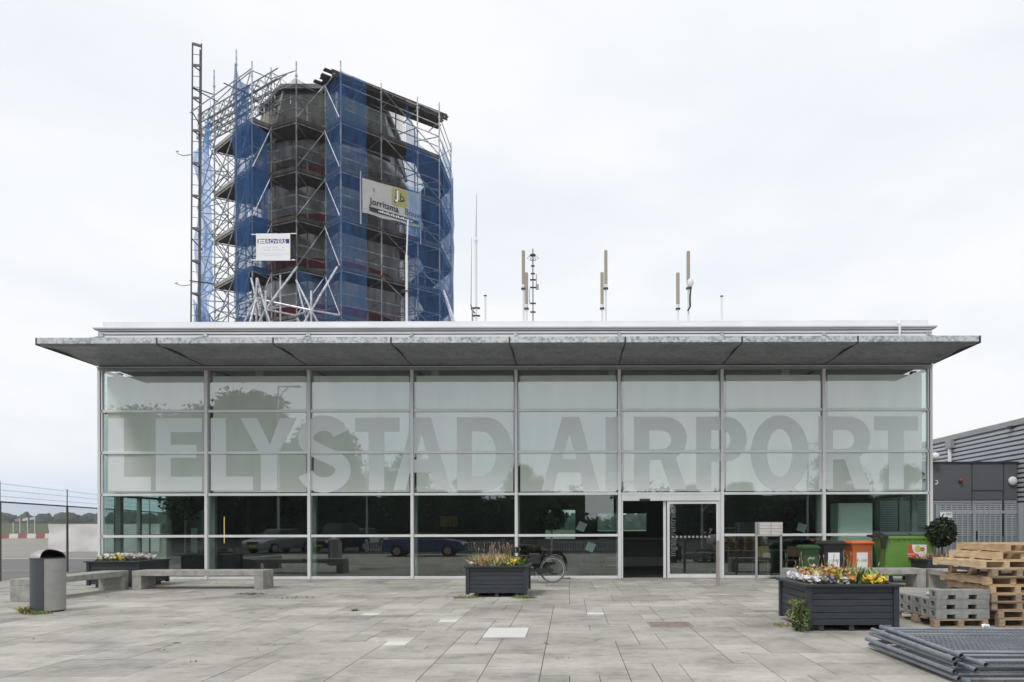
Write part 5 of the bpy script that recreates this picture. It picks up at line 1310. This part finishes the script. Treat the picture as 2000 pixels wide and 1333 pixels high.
# ---------------------------------------------------------------- pallets
def pallet(mt, label, solid=True):
    t = thing('wooden_pallet', label, 'pallet', (0, 0, 0), 'wooden pallets'); W_, L_ = .82, 1.2; r = random
    m = MB(); 
    for k in range(5): m.box(0, W_, .008 + k * .262, .13 + k * .262, .104, .122)
    m.build('top_boards', mt, t)
    m = MB()
    for k in range(3): m.box(0, W_, .01 + k * .53, .12 + k * .53, .0, .016)
    m.build('bottom_boards', mt, t)
    for a in (0.002, .367, .732):
        if solid: box(a, a + .085, .003, L_ - .003, .0165, .1035).build('stringer', mt, t)
        else:
            for y in (.003, .53, 1.08): box(a, a + .085, y, y + .115, .0165, .1035).build('spacer_block', mt, t)
    return t
pA = pallet(M['wood'], 'x'); pB = pallet(M['wood_old'], 'y', False); pC = pallet(M['wood_pale'], 'z')
labs = ['bottom pallet of the tall stack at the right edge', 'second pallet from the bottom of the tall stack', 'third pallet from the bottom, with a stone in its gap', 'fourth pallet from the bottom of the tall stack', 'fifth pallet from the bottom, level with the top of the concrete blocks',
        'sixth pallet from the bottom, jutting out to the left', 'seventh pallet from the bottom, weathered grey brown', 'third pallet from the top, palest and jutting furthest left', 'second pallet from the top, pale wood', 'topmost pallet of the tall stack, brownish wood']
xs_ = [6.36, 6.36, 6.27, 6.25, 6.24, 6.20, 6.26, 6.10, 6.36, 6.45]
rots = [0, 1, -2, 1.5, -1, 2.5, 0, 4, 3, 2.5]
src = [pB, pB, pB, pB, pA, pA, pB, pC, pC, pA]; used = set()
for k in range(10):
    s = src[k]; loc = (xs_[k], 10.1 + .02 * ((k * 7) % 3), k * .1235)
    if id(s) not in used: used.add(id(s)); s.location = loc; s.rotation_euler = (0, 0, R(rots[k])); s['label'] = labs[k]
    else: dup(s, loc, (0, 0, R(rots[k])), labs[k])
for k in (1, 4, 6, 8, 9):
    dup(src[k] , (7.25 + .03 * k % .1, 10.15, k * .1235), (0, 0, R(rots[k] * .5)), 'right hand pallet at the frame edge, %s layer from the ground' % {1: 'second', 4: 'fifth', 6: 'seventh', 8: 'ninth', 9: 'tenth and highest'}[k])
for k in (0, 2, 3, 5, 7):
    dup(src[k], (7.25, 10.15, k * .1235), (0, 0, R(-rots[k] * .4)), 'right hand pallet at the frame edge, %s layer from the ground' % {0: 'lowest', 2: 'third', 3: 'fourth', 5: 'sixth', 7: 'eighth'}[k])
tag(MB().ball((6.72, 10.2, .29), .05, 8, 6, (1.2, .8, .7)).build('stone', M['wood_old'], None), 'rounded stone lying in a gap low in the pallet stack', 'stone')
dup(pB, (5.38, 10.07, 0), (0, 0, R(2)), 'pallet carrying the grey concrete blocks')

# ---------------------------------------------------------------- concrete blocks
def cblock():
    t = MB(); L_, W_, H_ = .80, .205, .143
    t.box(.07, L_, 0, W_, .068, H_)
    for a, b in ((.07, .16), (.29, .48), (.61, L_)): t.box(a, b, 0, W_, .012, .0675)
    t.box(.07, L_, .0, W_, 0.0, .0115) if False else None
    for a, b in ((.07, .16), (.29, .48), (.61, L_)): t.box(a, b, .002, W_ - .002, .0, .0118)
    t.box(0, .0695, 0, .055, 0, H_); t.box(0, .0695, .15, W_, 0, H_); t.box(0, .0695, .0555, .1495, .112, H_); t.box(0, .0695, .0555, .1495, 0, .036)
    return t.build('concrete_block', M['block'], None, bevel=.004)
b0 = cblock(); first = True
rows = ['front row', 'second row', 'third row', 'fourth row', 'rearmost row']
for r_ in range(5):
    for l_ in range(3 if r_ == 0 else 2):
        o = b0 if first else b0.copy()
        if not first: COL.objects.link(o)
        first = False
        o.location = (5.42 - .003 * r_ + random.uniform(-.006, .006), 10.09 + r_ * .232, .1245 + l_ * .1445); o.rotation_euler = (0, 0, R(random.uniform(-.7, .7) + 1))
        tag(o, 'slotted grey concrete block, %s, %s layer of the small stack' % (rows[r_], ('lowest', 'second', 'topmost')[l_]), 'concrete block', 'concrete fence feet stacked on a pallet')
rr = random.Random(8)
for k, (x, y, lab) in enumerate(((5.62, 10.62, 'pale broken chunk lying on top of the concrete blocks'), (5.75, 10.45, 'smaller broken chunk nearest the raised block'))):
    m = MB(); s = .055 if k == 0 else .035; m.ball((x, y, .415 + s * .6), s, 6, 4, (1.4, .8, .7)); tag(m.build('concrete_chunk', mat('chunk_pale', (.5, .49, .45), .9), None), lab, 'rubble')

# ---------------------------------------------------------------- pile of fence panels
def fpanel():
    t = thing('fence_panel', 'x', 'fence panel', (0, 0, 0), 'wire fence panels stacked flat')
    L_, H_, r = 3.45, 1.90, .0235
    for x in (0, L_): MB().lathe([(r, 0), (r, H_), (r - .004, H_), (r - .004, 0)], (0, 0, 0), 14).build('end_tube', M['galv_tube'], t, smooth=True)
    for o, x in zip([c for c in t.children], (0, L_)):
        for v in o.data.vertices: v.co = (x + v.co.x, v.co.z, v.co.y)
    for y in (.20, H_ - .16): MB().tube((.02, y, 0), (L_ - .02, y, 0), .016, 10).build('rail', M['galv_tube'], t, smooth=True)
    m = MB()
    for k in range(67): x = .05 + k * .05; m.tube((x, .2, .004), (x, H_ - .16, .004), .0022, 4, caps=False)
    for k in range(14): y = .24 + k * .118; m.tube((.02, y, -.001), (L_ - .02, y, -.001), .0026, 4, caps=False)
    for k in range(66): 
        for j in range(14): pass
    m.build('wire_mesh', M['galv_tube'], t)
    return t
fp = fpanel(); offs = [(.10, -.06), (0.02, .01), (.05, .12), (0, .05), (.16, -.03), (.04, .10), (.22, -.08), (-.01, .04), (.07, .06)]
flab = ['lowest', 'second lowest', 'third', 'fourth', 'fifth', 'sixth', 'seventh', 'eighth, next to topmost', 'topmost']
for k, (dx_, dy_) in enumerate(offs):
    loc = (3.66 + dx_, 6.44 + dy_, .026 + k * .030); rot = (0, 0, R((-1.0, .2, -.8, .3, -1.2, -.6, .4, -2.0, -3.0)[k]))
    lab = 'galvanised wire fence panel lying flat, %s of the pile' % flab[k]
    if k == 0: fp.location = loc; fp.rotation_euler = rot; fp['label'] = lab
    else: dup(fp, loc, rot, lab)
m = MB(); rr = random.Random(4)
for k in range(7): m.quad(*[(5.0 + rr.uniform(-.06, .06), 8.2 + rr.uniform(-.05, .05), .275 + rr.uniform(0, .05)) for _ in range(4)])
tag(m.build('plastic_scrap', M['banner_white'], None), 'crumpled scrap of white plastic lying on the fence panels', 'litter')

# ---------------------------------------------------------------- perimeter fence at the left
FD = Vector((-1.1, 4.1, 0)); F0 = Vector((PX(0, 19.4), 19.4, 0))
cf = thing('chain_link_fence', 'chain link perimeter fence with grey posts and barbed wire at the left', 'fence', tuple(F0))
ks = range(-1, 5)
for k in ks:
    p = F0 + FD * k; MB().tube(p, p + Vector((0, 0, 2.26)), .035, 10).tube(p + Vector((0, 0, 2.261)), p + Vector((0, 0, 2.85)), .016, 8).build('post', M['mast'], cf)
a, b = F0 - FD, F0 + FD * 4
MB().tube(a + Vector((0, 0, 2.26)), b + Vector((0, 0, 2.26)), .022, 8).build('top_rail', M['dark_metal'], cf)
for h in (2.42, 2.60, 2.78):
    m = MB(); m.tube(a + Vector((0, 0, h)), b + Vector((0, 0, h)), .005, 4)
    for k in range(100):
        p = a + (b - a) * (k / 100) + Vector((0, 0, h)); m.tube(p - Vector((.01, .02, .025)), p + Vector((.01, .02, .025)), .003, 3)
    m.build('barbed_wire', M['alu_dim'], cf)
m = MB(); Lf = (b - a).length; fd = (b - a).normalized(); H_ = 2.2; c_ = .11; k = -H_
while k < Lf:
    for s in (1, -1):
        p0, p1 = (k, 0), (k + H_, H_)
        s0, s1 = max(0, p0[0]), min(Lf, p1[0])
        if s1 <= s0: continue
        z0, z1 = s0 - k, s1 - k
        if s < 0: z0, z1 = H_ - z0, H_ - z1
        m.tube(a + fd * s0 + Vector((0, 0, z0 + .04)), a + fd * s1 + Vector((0, 0, z1 + .04)), .0031, 3, caps=False)
    k += c_
m.build('chain_link_mesh', mat('mesh_wire', (.30, .31, .32), .5, .4), cf)

# ---------------------------------------------------------------- far left: sheeted fence, barriers, flags, wood
Y = 43.0; x0 = PX(95, Y); t = thing('sheeted_fence', 'temporary fence covered with a white crumpled sheet beyond the chain link', 'fence', (x0, Y, 0))
m = MB(); nxs, nzs = 40, 10; vs = []; fs = []
for i in range(nxs + 1):
    for j in range(nzs + 1):
        x = x0 + 7.0 * i / nxs; z = .03 + 1.73 * j / nzs; vs.append((x, Y + .12 * noise.noise(Vector((x * .9, z * 1.2, 1))) + .05 * noise.noise(Vector((x * 3, z * 3, 4))), z))
for i in range(nxs):
    for j in range(nzs): fs.append((i * 11 + j, (i + 1) * 11 + j, (i + 1) * 11 + j + 1, i * 11 + j + 1))
m.add(vs, fs).build('sheet', mat('white_sheet', (.90, .90, .92), .7, var=.1, scale=.5, c2=(.76, .70, .70)), t, smooth=True)
for k in range(3): MB().tube((x0 + 3.5 * k, Y + .12, 0), (x0 + 3.5 * k, Y + .12, 1.9), .03, 8).build('post', M['alu_dim'], t)
rm, wm_ = mat('barrier_red', (.30, .09, .07), .7), mat('barrier_white', (.70, .66, .62), .6)
bb = MB().prism([(-.25, 0), (.25, 0), (.10, .72), (-.10, .72)], 'x', 0, 1.32)
br = None; bw_ = None
for k in range(26):
    xx = -92 + k * 1.36
    if br is None: br = bb.build('barrier_block', rm, None); o = br
    elif bw_ is None and k % 2: o = bw_ = bb.build('barrier_block', wm_, None)
    else: o = (bw_ if k % 2 else br).copy(); COL.objects.link(o)
    o.location = (xx, 104, 0)
    tag(o, 'far %s barrier block across the apron, %d from the left end of the line' % ('white' if k % 2 else 'red', k + 1) if False else ('one of the far white blocks in the barrier line across the apron' if k % 2 else 'one of the far red blocks in the barrier line across the apron'), 'barrier', 'red and white barrier blocks across the apron')
struct(MB().box(-400, -20, 104.8, 106.2, -.02, .02), 'apron_kerb', mat('kerb_brown', (.20, .13, .10), .9))
struct(MB().prism([(108, -.03), (150, 2.6), (190, 2.6), (240, -.03)], 'x', -125, -88), 'grass_bank', bpy.data.materials['field_grass'], )
Y = 120
for k, (u, v, c) in enumerate(((39, 1010, 'red'), (54, 1009, 'white'), (68, 1007, 'blue'), (26, 1018, None))):
    x = PX(u, Y); t = thing('flagpole', ['far flagpole with a reddish flag beyond the apron', 'far flagpole with a white flag beyond the apron', 'far flagpole with a pale blue flag beyond the apron', 'far lamp standard without a flag, leftmost of the poles'][k], 'flagpole', (x, Y, 0))
    zt_ = PZ(v, Y); MB().tube((x, Y, 0), (x, Y, zt_), .07, 6).build('pole', M['white'], t)
    if c: MB().add([(x, Y, zt_), (x - 1.0, Y + .1, zt_ - .2), (x - .95, Y + .1, zt_ - .6), (x, Y, zt_ - .45)], [(0, 1, 2, 3)]).build('flag', {'red': mat('flag_red', (.42, .3, .3), .7), 'white': M['white'], 'blue': mat('flag_blue', (.55, .6, .65), .7)}[c], t)
rnd = random.Random(21); m = MB()
for k in range(330):
    x = -620 + k * 2.7 + rnd.uniform(-3, 3); y = 400 + rnd.uniform(-20, 20); h = 10.2 + 2.4 * noise.noise(Vector((x * .022, 3, 1))) + rnd.uniform(-.8, 1.2); r = rnd.uniform(2.6, 4.6)
    for q in range(3):
        rx, rz = r * rnd.uniform(.6, 1.2), rnd.uniform(.26, .5) * h
        c = (x + rnd.uniform(-2, 2), y + rnd.uniform(-3, 3), h - rz + (-q * .2 * h)); n0 = len(m.v); m.ball(c, 1, 9, 6, (rx, rx, rz))
        for i in range(n0, len(m.v)):
            p = Vector(m.v[i]); d = noise.noise(p * .5) * 1.3 + noise.noise(p * 1.7) * .7; n_ = (p - Vector(c)).normalized(); m.v[i] = tuple(p + n_ * d)
    m.box(x - 3, x + 3, y + 3, y + 6, -.1, h * .78)
o = m.build('distant_wood', M['leaf_wood'], None); tag(o, 'dark distant wood along the horizon beyond the airfield', 'wood', None, 'stuff')

# ---------------------------------------------------------------- right side: hall, annex, gate
HX = 18.0
t = thing('corrugated_hall', 'large grey hall clad in horizontal corrugated sheet at the right edge', 'building', (HX, 40, 0))
pitch = .19; prof = []; z = .15
while z < 5.55:
    prof += [(HX - .015, z), (HX + .07, z + .004), (HX + .07, z + .06), (HX - .015, z + .078)]; z += pitch
vs = []; fs = []
for y in (19.0, 62.0):
    for (x, zz) in prof: vs.append((x, y, zz))
n = len(prof); fs = [(i, i + 1, n + i + 1, n + i) for i in range(n - 1)]
MB().add(vs, fs).build('corrugated_wall', M['corr'], t)
box(HX + .05, HX + 22, 19.0, 62, 0, 5.5).build('wall', M['clad'], t)
MB().prism([(HX - .06, 5.55), (HX - .06, 5.78), (HX + 22, 6.6), (HX + 22, 5.55)], 'y', 18.9, 62.1).build('roof_edge', M['alu_dim'], t)
yy = 1333 * HX / (1860 - 1112.0)
box(HX - .22, HX - .015, yy - .22, yy + .22, PZ(878, yy), PZ(863, yy)).build('vent_box', M['alu_dim'], t, bevel=.01)
MB().tube((HX - .12, yy, 3.9), (HX - .12, yy, PZ(878, yy)), .08, 10).build('vent_pipe', M['fascia'], t)
yy = 1333 * HX / (1978 - 1112.0); box(HX - .16, HX - .015, yy - .12, yy + .12, PZ(840, yy), PZ(835, yy)).build('wall_lamp', M['dark_metal'], t)
AYW = 27.3; zt_ = PZ(906.5, AYW); z2 = PZ(978.5, AYW); z3 = PZ(1050, AYW)
t = thing('plant_room', 'dark grey clad plant room with louvred lower wall beside the terminal', 'building', (14, AYW, 0))
ax0, ax1 = 10.8, HX - .08
box(ax0, ax1, AYW + .1, 31, 0, zt_ - .02).build('wall', M['clad'], t)
box(ax0 + .01, ax1 - .01, AYW + .094, AYW + .098, z3, z2).build('louvre_gap_shade', M['black'], t)  # black sheet added so the gaps between the slats read as shade
xa_, xb_ = PX(1899, AYW), PX(1961, AYW); zc = PZ(961, AYW)
for (a, b, c, d_) in ((ax0, xa_ - .02, z2, zt_), (xa_ + .02, xb_ - .02, zc + .02, zt_), (xb_ + .025, ax1, z2, zt_), (xa_ + .02, xb_ - .06, z2, zc - .02)):
    box(a, b, AYW + .02, AYW + .099, c, d_).build('cladding_panel', M['clad'], t)
box(ax0, ax1 + .05, AYW - .03, AYW + .3, zt_ + .001, zt_ + .05).build('roof_trim', M['dark_metal'], t)
for (a, b) in ((ax0, xa_ - .02), (xa_ + .02, xb_ - .06), (xb_ + .025, ax1)):
    m = MB(); z = z3 + .02
    while z < z2 - .03: m.add([(a, AYW + .03, z), (b, AYW + .03, z), (b, AYW + .03, z + .032), (a, AYW + .03, z + .032), (a, AYW + .09, z + .05), (b, AYW + .09, z + .05)], [(0, 1, 2, 3), (3, 2, 5, 4)]); z += .072
    m.build('louvre', M['louvre'], t)
    box(a, b, AYW + .03, AYW + .099, .05, z3).build('door_panel', mat('door_grey', (.22, .24, .26), .5) if 'door_grey' not in bpy.data.materials else bpy.data.materials['door_grey'], t)
box(xa_ + .12, xa_ + .26, AYW - .02, AYW + .029, PZ(1055, AYW), PZ(1040, AYW)).build('door_handle', M['black'], t)
c = P(1978, 944, AYW - .05); MB().ball((c.x, c.y, c.z), .175, 20, 12, (1, .5, 1)).build('dome_lamp', M['white'], t, smooth=True)
c = P(1877, 943, AYW - .05); MB().ball((c.x, c.y, c.z), .085, 14, 8, (1, .8, 1)).build('alarm_light', M['red'], t, smooth=True)
c = P(1826, 896, AYW - .2); MB().ball((c.x, c.y, c.z), .17, 14, 10).build('dome_aerial', M['white'], t, smooth=True)
c = P(1828, 946, 26.5); MB().torus((c.x, c.y, c.z), .07, .022, 'y', 14, 6, R(-120), R(100)).build('hook', M['white'], t)
GY = 25.0; g0, g1 = PX(1828, GY), PX(1985, GY)
t = thing('bar_gate', 'grey steel bar gate between the terminal and the hall', 'gate', ((g0 + g1) / 2, GY, 0))
gz = PZ(988, GY); x = g0 + .12
gmn = mat('gate_grey', (.36, .40, .42), .45, .3)
while x < g1 - .05: box(x, x + .05, GY - .012, GY + .012, .08, gz).build('bar', gmn, t); x += .202
for a, b in ((PZ(1005, GY), PZ(1000, GY)), (.12, .20)): box(g0, g1, GY - .035, GY - .0125, a, b).build('rail', gmn, t)
box(g0 - .03, g0 + .06, GY - .05, GY + .05, 0, gz + .02).build('post', gmn, t)
box(PX(1899, GY), PX(1904, GY), GY - .05, GY + .05, 0.05, gz).build('post', gmn, t)
box(PX(1986.5, GY), PX(1996, GY), GY - .1, GY + .08, 0, gz + .02).build('gate_post', gmn, t)
c0, c1 = P(1836, 1004, GY - .06), P(1860, 1015, GY - .06)
box(c0.x, c1.x, GY - .06, GY - .04, c1.z, c0.z).build('sign_plate', M['banner_white'], t)
text('ABC', .12, M['ink'], 'sign_lettering', t, (c0.x + .20, GY - .063, c0.z - .115), ex=.001)
MB().add([(c0.x + .05, GY - .063, c0.z - .14), (c0.x + .14, GY - .063, c0.z - .05), (c0.x + .16, GY - .063, c0.z - .07), (c0.x + .10, GY - .063, c0.z - .15)], [(0, 1, 2, 3)]).build('sign_arrow', M['ink'], t)

# ---------------------------------------------------------------- behind the viewer: what the glass mirrors
def mirror_Y(Yv): return -(Yv - 2 * D)
def tree(label, x, y, h, cr, seed):
    rnd = random.Random(seed); t = thing('broadleaf_tree', label, 'tree', (x, y, 0), 'trees across the car park')
    m = MB(); m.tube((x, y, -.05), (x + .1, y, h * .4), .28, 8, r2=.18); m.tube((x + .1, y, h * .4), (x, y, h * .85), .18, 8, r2=.05)
    for k in range(7): a = rnd.random() * 6.28; z = h * rnd.uniform(.25, .7); m.tube((x + .05, y, z), (x + cr * .7 * math.cos(a), y + cr * .7 * math.sin(a), z + h * .2), .09, 6, r2=.02)
    m.build('trunk', M['bark'], t)
    m = MB()
    for k in range(46):
        a = rnd.random() * 6.28; zz = rnd.random(); q = cr * (.25 + .75 * rnd.random()) * math.sin(math.pi * (.12 + .80 * zz)) ** .6
        leafy(m, (x + q * math.cos(a) * .8, y + q * math.sin(a) * .8, h * (.22 + .72 * zz)), cr * rnd.uniform(.28, .42), 300, .26, (1, 1, .8), rnd=rnd, shell=.1)
    m.build('crown', M['leaf_tree'], t); return t
trees = []
T0 = tree('tall broad tree mirrored in the leftmost top windows', -50, mirror_Y(92), 17.8, 6.8, 1)
T1 = tree('tall dark tree mirrored in the second window bay, highest crown', -31.0, mirror_Y(66), 14.6, 5.4, 2)
dup(T1, (-39.5, mirror_Y(76), 0), (0, 0, 1.1), 'broad tree mirrored in the first window bay', .92)
dup(T0, (-58, mirror_Y(96), 0), (0, 0, 2.1), 'pale far tree mirrored in the middle of the first bay', 1.03)
dup(T0, (-65, mirror_Y(97), 0), (0, 0, 5.1), 'pale far tree mirrored in the outer corner of the first bay', 1.04)
dup(T1, (-22.5, mirror_Y(66), 0), (0, 0, 2.4), 'tree mirrored behind the letter S of the sign', .68)
dup(T1, (-25.5, mirror_Y(71), 0), (0, 0, 3.7), 'tree mirrored between the letters Y and S', .84)
dup(T0, (-16.5, mirror_Y(70), 0), (0, 0, .7), 'lower tree mirrored behind the letter T of the sign', .50)
dup(T1, (-11, mirror_Y(74), 0), (0, 0, 5.0), 'tree mirrored in the fourth window bay', .46)
dup(T0, (-4.6, mirror_Y(66), 0), (0, 0, 4.0), 'rounded tree mirrored left of the entrance', .42)
dup(T1, (12.5, mirror_Y(72), 0), (0, 0, 1.9), 'tree mirrored in the glazed door leaf', .40)
dup(T1, (20, mirror_Y(80), 0), (0, 0, .9), 'low tree mirrored under the letter O', .46)
dup(T0, (29, mirror_Y(74), 0), (0, 0, 3.1), 'broad tree mirrored behind the last letter R', .53)
dup(T1, (36, mirror_Y(74), 0), (0, 0, 4.4), 'tree mirrored in the rightmost window bay', .56)
m = MB(); rnd = random.Random(31)
def beltH(x): return 12.5 + 1.5 * noise.noise(Vector((x * .2, 0, 5))) if x < -34 else 10 + noise.noise(Vector((x * .3, 0, 5))) if x < -27.5 else 2.6 if 1.5 < x < 6.5 or 12.5 < x < 15 else 6.6 + 1.6 * noise.noise(Vector((x * .13, 0, 5)))
for k in range(820):
    x = -75 + k * .27 if k < 520 else rnd.uniform(-75, -27.5); H = beltH(x); leafy(m, (x, mirror_Y(88) + rnd.uniform(-2, 2), 1.0 + rnd.random() * (H - 1.6)), 1.3, 70, .34, rnd=rnd, shell=.1)
for k in range(110): x = -76 + k * 1.3; m.box(x, x + 1.4, mirror_Y(91), mirror_Y(90), 0, beltH(x + .6) - .9 + rnd.random() * .3)
tag(m.build('hedge_belt', M['leaf_tree'], None), 'dark shrub belt across the car park mirrored in the lower windows', 'shrubbery', None, 'stuff')
def car(name, label, paint, loc, rot, hs=1.0):
    t = thing(name, label, 'car', (0, 0, 0), 'cars parked opposite the terminal')
    prof = [(-2.1, .30), (-2.1, .68), (-1.95, .80), (-1.15, .92), (-.55, 1.40 * hs), (.75, 1.42 * hs), (1.45, 1.0), (2.0, .92), (2.1, .75), (2.1, .30)]
    lower = [(x, z) for x, z in prof if z < 1.2]
    MB().prism([(-2.1, .28), (-2.12, .62), (-1.95, .80), (-1.15, .92), (1.45, .97), (2.0, .92), (2.1, .72), (2.1, .28)], 'y', -.86, .86).build('body', paint, t, bevel=.06)
    z0, z1 = .93, 1.43 * hs
    MB().add([(-1.15, -.80, z0), (1.45, -.80, z0), (1.45, .80, z0), (-1.15, .80, z0), (-.5, -.62, z1), (.85, -.62, z1), (.85, .62, z1), (-.5, .62, z1)], [(3, 2, 1, 0), (0, 1, 5, 4), (1, 2, 6, 5), (2, 3, 7, 6), (3, 0, 4, 7), (4, 5, 6, 7)]).build('window', M['cab_glass'], t, bevel=.03)
    MB().box(-.48, .83, -.60, .60, z1 - .02, z1 + .02).build('roof', paint, t, bevel=.015)
    for x in (-1.3, 1.3):
        for y in (-.80, .80):
            w = MB().tube((x, y - .1, .32), (x, y + .1, .32), .32, 20).build('wheel', M['rubber'], t); MB().tube((x, y + (.101 if y > 0 else -.125), .32), (x, y + (.125 if y > 0 else -.101), .32), .19, 16).build('rim', M['steel'], w)
    for y in (-.65, .65): MB().box(-2.13, -2.0, y - .18, y + .18, .62, .76).build('headlight', M['banner_white'], t, bevel=.02)
    MB().box(-2.125, -2.10, -.45, .45, .55, .70).build('grille', M['black'], t); MB().box(-2.135, -2.123, -.26, .26, .40, .51).build('number_plate', mat('plate_yellow', (.6, .45, .05), .5) if 'plate_yellow' not in bpy.data.materials else bpy.data.materials['plate_yellow'], t)
    t.location = loc; t.rotation_euler = (0, 0, rot); return t
sil = mat('silver_paint', (.45, .46, .48), .25, .5); blk = mat('navy_paint', (.02, .025, .05), .25, .2); wht = mat('white_car_paint', (.72, .72, .72), .3); blu = mat('blue_paint', (.05, .07, .17), .4)
car('silver_hatchback', 'silver hatchback mirrored in the second window bay', sil, (PX(546, 42), mirror_Y(42), -.03), R(-68))
car('dark_van', 'dark van mirrored in the third window bay', blk, (PX(652, 42), mirror_Y(43), -.03), R(-74), 1.25)
car('white_car', 'white car mirrored behind the dark van', wht, (PX(700, 55), mirror_Y(56), -.03), R(-60))
car('blue_car', 'blue estate car mirrored low in the fourth window bay', blu, (PX(830, 36), mirror_Y(36), -.03), R(178), .85)
dup([o for o in COL.objects if o.name == 'white_car'][0], (PX(1440, 50), mirror_Y(50), -.03), (0, 0, R(200)), 'white car mirrored right of the entrance')
def lamp(u, Yv, h, label):
    x = PX(u, Yv); y = mirror_Y(Yv); t = thing('street_lamp', label, 'lamp', (x, y, 0), 'lamp posts mirrored in the glass')
    MB().tube((x, y, 0), (x, y, h), .09, 8, r2=.05).build('post', M['galv_edge'], t); MB().tube((x, y, h), (x + 1.1, y, h + .05), .04, 6).tube((x, y, h - .7), (x + .7, y, h), .03, 6).build('arm', M['galv_edge'], t)
    MB().box(x + .8, x + 1.5, y - .12, y + .12, h + .02, h + .12).build('lamp_head', M['galv_edge'], t, bevel=.02)
lamp(543, 45, 10.8, 'tall lamp post mirrored in the second window bay'); lamp(716, 48, 6.0, 'lamp post mirrored in the third window bay')
lamp(1216, 52, 4.9, 'lamp post with bracket mirrored left of the letter R'); lamp(1578, 46, 7.1, 'lamp post mirrored between the letters O and R'); lamp(1371, 44, 3.2, 'low lamp post mirrored in the door leaf')
for side, (xa1, xb1) in enumerate(((-12.5, -4.2), (-1.0, 6.5))):
    Yv = 31.0; y = mirror_Y(Yv); t = thing('bar_railing', ['low steel railing mirrored under the fourth window bay', 'low steel railing mirrored right of the bicycle'][side], 'railing', ((xa1 + xb1) / 2 - .0, y + 0, 0), 'low railings')
    yR = -2.6
    t.location = ((xa1 + xb1) / 2, yR, 0); m = MB(); x = xa1
    while x < xb1: m.box(x, x + .05, yR, yR + .03, .05, .62); x += .16
    m.box(xa1, xb1, yR + .031, yR + .06, .1, .14); m.box(xa1, xb1, yR + .031, yR + .06, .54, .58); m.build('bars', M['galv_edge'], t)
    for x in (xa1 - .1, xb1 + .1): box(x - .07, x + .07, yR - .05, yR + .07, -.02, .78).build('post', M['galv_edge'], t)
# ---------------------------------------------------------------- haze over the airfield
S.cycles.volume_bounces = 3
hzm = bpy.data.materials.new('haze_air'); hzm.use_nodes = True
_t = hzm.node_tree; _t.nodes.clear()
_o = _t.nodes.new('ShaderNodeOutputMaterial'); _v = _t.nodes.new('ShaderNodeVolumePrincipled')
_v.inputs['Color'].default_value = (0.86, 0.91, 1.0, 1); _v.inputs['Density'].default_value = 0.0003
_t.links.new(_v.outputs[0], _o.inputs['Volume'])
o = box(-640, 640, -110, 560, -1.2, 27).build('haze', hzm, None); tag(o, 'thin pale haze fading the far wood', 'haze', None, 'stuff')
